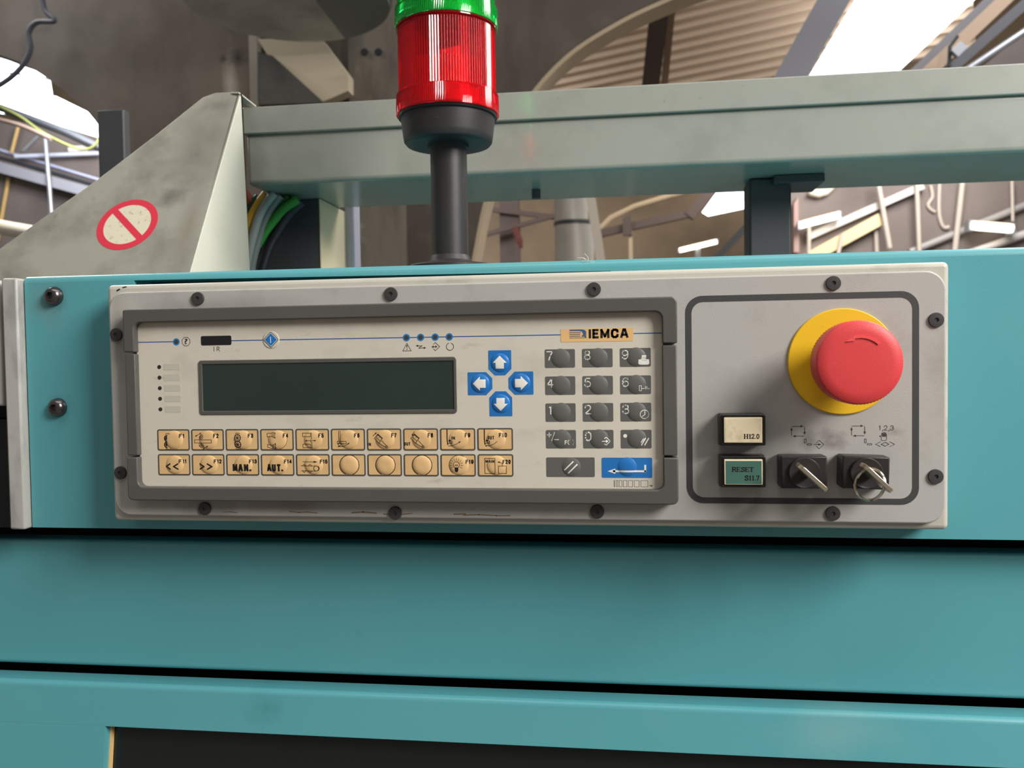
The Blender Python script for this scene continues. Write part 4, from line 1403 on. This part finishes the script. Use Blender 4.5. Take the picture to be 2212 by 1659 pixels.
# ---- serif lettering made of strokes: thick uprights, thin bars and slab serifs
GL = {
    'R': ([('v', .18), ('b', [(.18, 1), (.62, 1), (.80, .88), (.80, .66), (.62, .52), (.18, .52)]), ('t', [(.48, .52), (.85, .02)])], .95, [(.18, 0), (.18, 1), (.88, 0)]),
    'E': ([('v', .2), ('h', .2, .80, 1), ('h', .2, .62, .52), ('h', .2, .84, 0), ('n', [(.80, 1), (.80, .82)]), ('n', [(.84, 0), (.84, .2)]), ('n', [(.62, .42), (.62, .62)])], .95, [(.2, 0), (.2, 1)]),
    'S': ([('b', [(.72, .80), (.62, .96), (.40, 1), (.20, .90), (.18, .72), (.34, .58), (.60, .46), (.76, .30), (.72, .10), (.48, 0), (.26, .04), (.16, .20)]), ('n', [(.74, .72), (.74, 1)]), ('n', [(.15, .28), (.15, 0)])], .86, []),
    'T': ([('v', .45), ('h', .06, .84, 1), ('n', [(.06, 1), (.06, .80)]), ('n', [(.84, 1), (.84, .80)])], .9, [(.45, 0)]),
    'H': ([('v', .2), ('v', .8), ('h', .2, .8, .5)], 1.0, [(.2, 0), (.2, 1), (.8, 0), (.8, 1)]),
    '1': ([('v', .35), ('n', [(.35, 1), (.16, .84)])], .62, [(.35, 0)]),
    '2': ([('b', [(.10, .74), (.18, .94), (.36, 1), (.54, .92), (.56, .70), (.40, .42), (.10, .06)]), ('t', [(.10, .06), (.62, .06)])], .7, []),
    '0': ([('b', [(.36, 1), (.18, .86), (.12, .5), (.18, .14), (.36, 0), (.54, .14), (.60, .5), (.54, .86), (.36, 1)])], .72, []),
    '7': ([('t', [(.1, .96), (.62, .96)]), ('b', [(.60, .96), (.40, .5), (.30, 0)]), ('n', [(.1, .96), (.1, .78)])], .7, []),
    '.': ([('d', .16)], .34, []),
}


def serif(k, s_, x0, x1, z0, z1):
    H_ = z1 - z0
    wtot = sum(GL[c][1] for c in s_)
    sx = (x1 - x0) / wtot
    th, tn = .25 * H_, .115 * H_
    x = x0
    for c in s_:
        st, wd, feet = GL[c]
        f = lambda p: (x + p[0] * sx, z0 + p[1] * H_)
        for e in st:
            if e[0] == 'v':
                k.line([f((e[1], .06)), f((e[1], .94))], th)
            elif e[0] == 'h':
                k.line([f((e[1], e[3])), f((e[2], e[3]))], tn)
            elif e[0] == 'n':
                k.line([f(p) for p in e[1]], tn)
            elif e[0] in 'bt':
                k.line([f(p) for p in e[1]], th * .72)
            elif e[0] == 'd':
                q = f((e[1], .08))
                k.disc(q[0], q[1], .1 * H_)
        for p in feet:
            q = f(p)
            k.line([(q[0] - .15 * H_, q[1]), (q[0] + .15 * H_, q[1])], tn)
        x += wd * sx


def pushbutton(zc, lensm, words, label):
    o = thing('push_button', (330, 0, zc - 7.6), label, 'button')
    x0, x1, z0, z1 = 319.3, 340.6, zc - 7.6, zc + 7.6
    MB().box(x0, x1, -6.5, -.05, z0, z1).build('housing', BLACKGL, o, bevel=.5)
    MB().ring(rr(x0 + .2, z0 + .2, x1 - .2, z1 - .2, .7, 3), rr(x0 + 1.45, z0 + 1.2, x1 - 1.45, z1 - 1.2, .3, 3), -10.6, -6).build('collar', BLACKGL, o, bevel=.35)
    ln = MB().box(x0 + 1.75, x1 - 1.75, -11.2, -6.2, z0 + 1.5, z1 - 1.5).build('lens', LENSEDGE, o, bevel=.3)
    MB().box(x0 + 2.45, x1 - 2.2, -11.3, -11.1, z0 + 1.95, z1 - 2.3).build('lens_face', lensm, ln)
    k = Ink(-11.36)
    for w_ in words:
        serif(k, w_[0], w_[1], w_[2], w_[3], w_[4])
    k.build('lens_lettering', BLACKINK, ln)
    return o


pushbutton(46.0, LENSC, [('H12.0', 330.2, 337.5, 42.0, 44.1)], 'cream push button marked H12.0 above the green button')
pushbutton(26.0, LENSG, [('RESET', 324.6, 334.7, 26.3, 28.3), ('S11.7', 330.4, 337.4, 22.2, 24.3)], 'green push button marked RESET below the cream button')


def selector(xc, zc, tilt, label):
    o = thing('key_switch', (xc, 0, zc - 7.7), label, 'key switch')
    w2, h2 = 10.5, 7.65
    MB().loft([[(xc + a * (w2 - .2), -.05, zc + b_ * (h2 - .2)) for a, b_ in ((-1, -1), (1, -1), (1, 1), (-1, 1))],
               [(xc + a * w2, -3, zc + b_ * h2) for a, b_ in ((-1, -1), (1, -1), (1, 1), (-1, 1))],
               [(xc + a * w2, -12, zc + b_ * h2) for a, b_ in ((-1, -1), (1, -1), (1, 1), (-1, 1))]]).build('switch_body', BLACKPL, o, bevel=.7, seg=3)
    MB().lathe_y(xc, zc, [(7.3, -11.9), (7.3, -13.2), (6.9, -13.6), (6.2, -13.3), (2, -13.2)], 48).build('rotor', BLACKPL, o, smooth=True, angle=30)
    # the key, seen edge on: a thin bow turned 45 degrees
    u = Vector((math.cos(math.radians(-43)), 0, math.sin(math.radians(-43))))
    v = Vector((-u.z, 0, u.x))
    c0 = Vector((xc, 0, zc))
    prof = [(-2.6, -12.5), (2.6, -12.5), (2.6, -18.5), (6.6, -20.0), (8.3, -23.5), (8.3, -30.0), (6.8, -32.6), (-6.8, -32.6), (-8.3, -30.0), (-8.3, -23.5), (-6.6, -20.0), (-2.6, -18.5)]
    key_ = MB().loft([[c0 + u * a + Vector((0, y_, 0)) + v * t for a, y_ in prof] for t in (-1.05, 1.05)]).build('key', KEYMETAL, o, bevel=.3)
    if tilt:
        o.rotation_euler = (0, tilt, 0)
    return o


selector(357.7, 26.0, 0, 'black key switch with a plain key beside the green button')
selector(385.3, 25.9, math.radians(1.6), 'black key switch whose key carries a split ring')
# split ring through the second key: two turns of flat wire
rg = MB()
cx_, cz_, cy_ = 383.4, 22.6, -25.0
n_ = 90
pts = []
for i in range(n_ + 1):
    a = math.radians(200) + 2 * PI * 1.93 * i / n_
    rr_ = 7.3
    lx, lz = rr_ * math.cos(a), rr_ * math.sin(a)
    off = (i / n_ - .5) * 1.3
    # ring plane leans: its normal points to the left and toward the viewer
    th_ = math.radians(50)
    x_ = lx * math.cos(th_) + off * math.sin(th_)
    y_ = -lx * math.sin(th_) + off * math.cos(th_)
    tl = math.radians(-22)
    pts.append((cx_ + x_ * math.cos(tl) - lz * math.sin(tl) * .9, cy_ + y_, cz_ + lz * math.cos(tl) + x_ * math.sin(tl) * .9))
rg.tube(pts, .55, 8)
tag(rg.build('key_ring', RINGMETAL, smooth=True), 'small steel split ring hanging from the switch key', 'key ring')

# =================================================================== signal tower
BXc, BYc = 154.7, 160.0
ST = thing('signal_tower', (BXc, BYc, 143.5), 'signal tower with red and green lenses on a black pole', 'signal light')
MB().lathe_z(BXc, BYc, [(29.5, 143.6), (29.5, 146.2), (28, 147.4), (18, 148.6), (14.6, 150.5), (13.2, 154), (10, 154)], 56).build('pole_foot', RUBBER, ST, smooth=True)
MB().lathe_z(BXc, BYc, [(12.8, 150), (12.8, 228), (14.4, 228.2), (14.4, 232)], 48).build('pole', RUBBER, ST, smooth=True)
MB().lathe_z(BXc, BYc, [(20, 230.6), (29.2, 230.8), (30.7, 232.6), (31.3, 236), (33.0, 250.4), (20, 250.4)], 72).build('terminal_cup', RUBBER, ST, smooth=True, angle=50)
MB().lathe_z(BXc, BYc, [(28, 248.6), (34.3, 248.8), (34.6, 250.6), (28, 250.6)], 72).build('seal_ring', BLACKGL, ST, smooth=True)


def module(z0, z1, lensm, corem):
    # collar band at the foot of each module, then the ribbed lens
    lens = MB()
    Lo = [(35.7, z0 + .1), (35.6, z0 + 5.4), (35.3, z0 + 13.4), (33.6, z0 + 14.2)]
    Li = [(32.4, z0 + 14.2), (33.0, z0 + 6), (33.0, z0 + .1)]
    n = 300
    loops = [[(BXc + (r + g * (.22, -.22)[i % 2]) * math.cos(2 * PI * i / n), BYc + (r + g * (.22, -.22)[i % 2]) * math.sin(2 * PI * i / n), z) for i in range(n)] for (r, z), g in zip(Lo + Li + Lo[:1], (0, 1, 1, 1, 0, 0, 0, 0))]
    lens.loft(loops, False, False)
    lens.build('lens_collar', lensm, ST)
    rb = MB()
    m_ = 110
    N = m_ * 2
    loops = []
    for kind, z in (('o', z0 + 14.0), ('o', z1), ('i', z1), ('i', z0 + 14.0), ('o', z0 + 14.0)):
        L = []
        for i in range(N):
            an = 2 * PI * i / N
            r = 33.5 + (.36, -.36)[i % 2] if kind == 'o' else 31.6
            L.append((BXc + r * math.cos(an), BYc + r * math.sin(an), z))
        loops.append(L)
    rb.loft(loops, False, False)
    rb.build('ribbed_lens', lensm, ST)
    # added inside the lens: pale cup brightens it below, dark core darkens it above
    MB().lathe_z(BXc, BYc, [(29.5, z0 + 3), (30.2, z0 + 10), (30.2, z0 + 13), (24, z0 + 13), (22, z0 + 36), (8, z0 + 40)], 48).build('lamp_reflector', corem, ST, smooth=True)
    MB().lathe_z(BXc, BYc, [(30, z1 - 1.5), (30, z1 - .2), (6, z1 - .2), (6, z1 - 1.5)], 40).build('lens_top', BLACKGL, ST)
    MB().lathe_z(BXc - 4, BYc, [(9, z0 + 40), (9, z1 - 1.5)], 24).build('added_dark_core', mat('dark_lens_core', (120, 60, 60), .3), ST, smooth=True)
    MB().lathe_z(BXc, BYc, [(30, z1 - 1.2), (35.0, z1 - .6), (35.0, z1 + .6), (30, z1 + .6)], 72).build('seal_ring', lensm if z1 < 320 else BLACKGL, ST, smooth=True)


module(250.6, 309.4, LENSRED, mat('pale_red_lens_fill', (250, 150, 150), .5))
module(310.0, 369.0, LENSGREEN, mat('pale_green_lens_fill', (160, 240, 180), .5))
MB().lathe_z(BXc, BYc, [(34, 369.6), (34, 372), (30, 376), (4, 377)], 56).build('tower_cap', RUBBER, ST, smooth=True)

# =================================================================== sloping guard with the prohibition sign
G = thing('sloping_guard', (-115, 200, 133), 'grey-green sloping sheet guard bearing a red prohibition sign', 'guard')
SL = math.tan(math.radians(30))


def gy(z):
    return 203.6 + (z - 192.1) * SL


def slab(pts, t=2.0):
    """a sheet lying in the guard's sloping plane; pts (x, z)"""
    nv = Vector((0, -math.cos(math.radians(30)), math.sin(math.radians(30))))
    A_ = [Vector((x, gy(z), z)) for x, z in pts]
    return MB().loft([[p - nv * t for p in A_], A_])


slab([(-300, 134.6), (-50, 134.6), (-50, 309), (-52.5, 313.5), (-57, 315), (-74, 315.4), (-84, 311.5), (-118.3, 273.2), (-154.4, 235.6), (-220.5, 173.5), (-300, 136)]).build('sloping_sheet', GUARD, G, bevel=.5)
MB().loft([[(x, 169.6, 133), (x, gy(309), 309), (x, gy(309) + 4, 312), (x, 273.5, 313), (x, 279.5, 235), (x, 284.5, 133)] for x in (-52, -49.9)]).build('side_sheet', SIDEPL, G, bevel=.4)
MB().loft([[(-58, 272, 313.2), (-50.2, 270, 312.2), (-50.2, 304, 310.6), (-58, 304, 311.2)], [(-58, 272, 314.4), (-50.2, 270, 313.2), (-50.2, 304, 311.6), (-58, 304, 312.2)]]).build('top_lip', SIDEPL, G)
sg = Vector((-115.0, gy(192.1), 192.1))
nv = Vector((0, -math.cos(math.radians(30)), math.sin(math.radians(30))))
bv_ = Vector((0, .5, math.cos(math.radians(30))))
av_ = Vector((1, 0, 0))


def sign_pt(a, b, h):
    return sg + av_ * a + bv_ * b + nv * h


def sign_disc(name, r0, m_, h0, h1, parent):
    n = 64
    return MB().loft([[sign_pt(r0 * math.cos(2 * PI * i / n), r0 * math.sin(2 * PI * i / n), h) for i in range(n)] for h in (h0, h1)]).build(name, m_, parent)


sd = sign_disc('prohibition_sign', 25.0, SIGNWH, .02, .2, G)
n = 64
ro, ri = 25.2, 19.6
L = [[sign_pt(r * math.cos(2 * PI * i / n), r * math.sin(2 * PI * i / n), h) for i in range(n)] for r, h in ((ro, .05), (ro, .28), (ri, .28), (ri, .05), (ro, .05))]
MB().loft(L, False, False).build('sign_ring', SIGNRED, sd)
ang = math.radians(-44)
u2, v2 = (math.cos(ang), math.sin(ang)), (-math.sin(ang), math.cos(ang))
quad = [(-20, -2.7), (20, -2.7), (20, 2.7), (-20, 2.7)]
MB().loft([[sign_pt(a * u2[0] + b_ * v2[0], a * u2[1] + b_ * v2[1], h) for a, b_ in quad] for h in (.05, .29)]).build('sign_bar', SIGNRED, sd)

# =================================================================== beam, posts and cables behind
BM = thing('cable_trunking', (300, 360, 240), 'long grey-green steel trunking with a lipped lid behind the signal tower', 'trunking')
MB().box(-58.5, 900, 300, 428, 240, 286).build('trunking_body', BEAM, BM, bevel=4, seg=4)
MB().box(-60, 900, 296.5, 431, 284.2, 308.4).build('trunking_lid', BEAM, BM, bevel=1.2, seg=2)
q = at(1158, 408, 372)
MB().lathe_z(q.x, 372, [(4.2, 231.5), (4.2, 240.2)], 16).build('trunking_screw', POST, BM, smooth=True)

# right-hand post with its bracket plate
RP = thing('support_post', (407, 380, 131), 'dark square post with a bracket plate under the trunking, right of the signal tower', 'post')
MB().box(388.8, 425.4, 360, 396, 132.8, 239.4).build('post_tube', POST, RP, bevel=2)
pa, pb = at(1672, 353, 350), at(1782, 374, 350)
MB().box(pa.x, pb.x, 350, 400, 232.5, 239.6).build('bracket_plate', POST, RP, bevel=.6)

# left-hand post: dark front, cream side
xr_ = at(694, 500, 372).x
LP = thing('support_post', (xr_ - 45, 400, 131), 'wide dark post with a cream side plate behind the coloured cables', 'post')
MB().box(xr_ - 95, xr_ - 1.2, 372, 418, 132.8, 239.2).build('post_face', POST, LP)
MB().box(xr_ - 1.2, xr_, 371, 446, 132.8, 239.2).build('side_plate', CREAMPL, LP)
MB().box(xr_ - 1, xr_ + 9, 446, 469, 132.8, 300).build('cable_channel', LILAC, LP, bevel=2)
# far-left post
tag(MB().box(-268.2, -238.6, 400, 412, 131, 346.5).build('guard_upright', POST, bevel=1.5), 'dark flat upright standing behind the sloping guard', 'upright')

CBL = [
    ('orange', (196, 92, 68), [(572, 398), (556, 412), (535, 425), (515, 436)], 336, 7),
    ('dark teal', (28, 92, 84), [(578, 404), (558, 424), (538, 446), (520, 470)], 338, 3.2),
    ('yellow', (206, 158, 44), [(586, 408), (566, 430), (546, 462), (532, 500), (522, 540)], 335, 4.2),
    ('pale grey', (146, 152, 148), [(600, 412), (582, 430), (562, 462), (548, 505), (538, 545), (532, 580)], 332, 4.0),
    ('slate grey', (122, 128, 126), [(612, 416), (594, 436), (574, 470), (558, 515), (546, 560), (542, 585)], 342, 4.2),
    ('bright green', (58, 138, 52), [(644, 430), (612, 452), (590, 478), (572, 502), (556, 530)], 345, 4.4),
    ('dark green', (34, 88, 36), [(626, 424), (604, 440), (584, 466), (568, 494), (552, 530)], 349, 4.4),
    ('mauve', (104, 74, 90), [(628, 446), (600, 482), (572, 514), (552, 552), (546, 585)], 355, 3.0),
    ('black', (40, 36, 46), [(652, 436), (622, 466), (600, 500), (580, 538), (564, 590)], 351, 4.4),
]
for nm, c_, pts, Y_, r_ in CBL:
    P_ = [at(a, b, Y_) for a, b in pts]
    # smooth the run
    Q = []
    for i in range(len(P_) - 1):
        p0, p1, p2, p3 = P_[max(i - 1, 0)], P_[i], P_[i + 1], P_[min(i + 2, len(P_) - 1)]
        for s_ in range(5):
            t = s_ / 5
            Q.append(.5 * ((2 * p1) + (-p0 + p2) * t + (2 * p0 - 5 * p1 + 4 * p2 - p3) * t * t + (-p0 + 3 * p1 - 3 * p2 + p3) * t ** 3))
    Q.append(P_[-1])
    Q = [p_ for p_ in Q if p_.z < 239]
    tag(MB().tube(Q, r_, 12).build('cable', mat(nm.replace(' ', '_') + '_cable', c_, .4), smooth=True), nm + ' cable curving down from the trunking behind the guard', 'cable', None)

# lint caught on the edge of the teal cover
m = MB()
c0 = at(1268, 570, 24)
for k_ in range(9):
    a = random.uniform(-.4, PI + .4)
    L_ = random.uniform(2.5, 6)
    m.tube([c0, c0 + Vector((math.cos(a) * L_ * .5, -1.2, math.sin(a) * L_ * .6)), c0 + Vector((math.cos(a + .5) * L_, -1.6, math.sin(a + .5) * L_))], .09, 5)
tag(m.build('lint_tuft', LINT), 'tiny pale tuft of lint on the edge of the teal cover', 'lint')
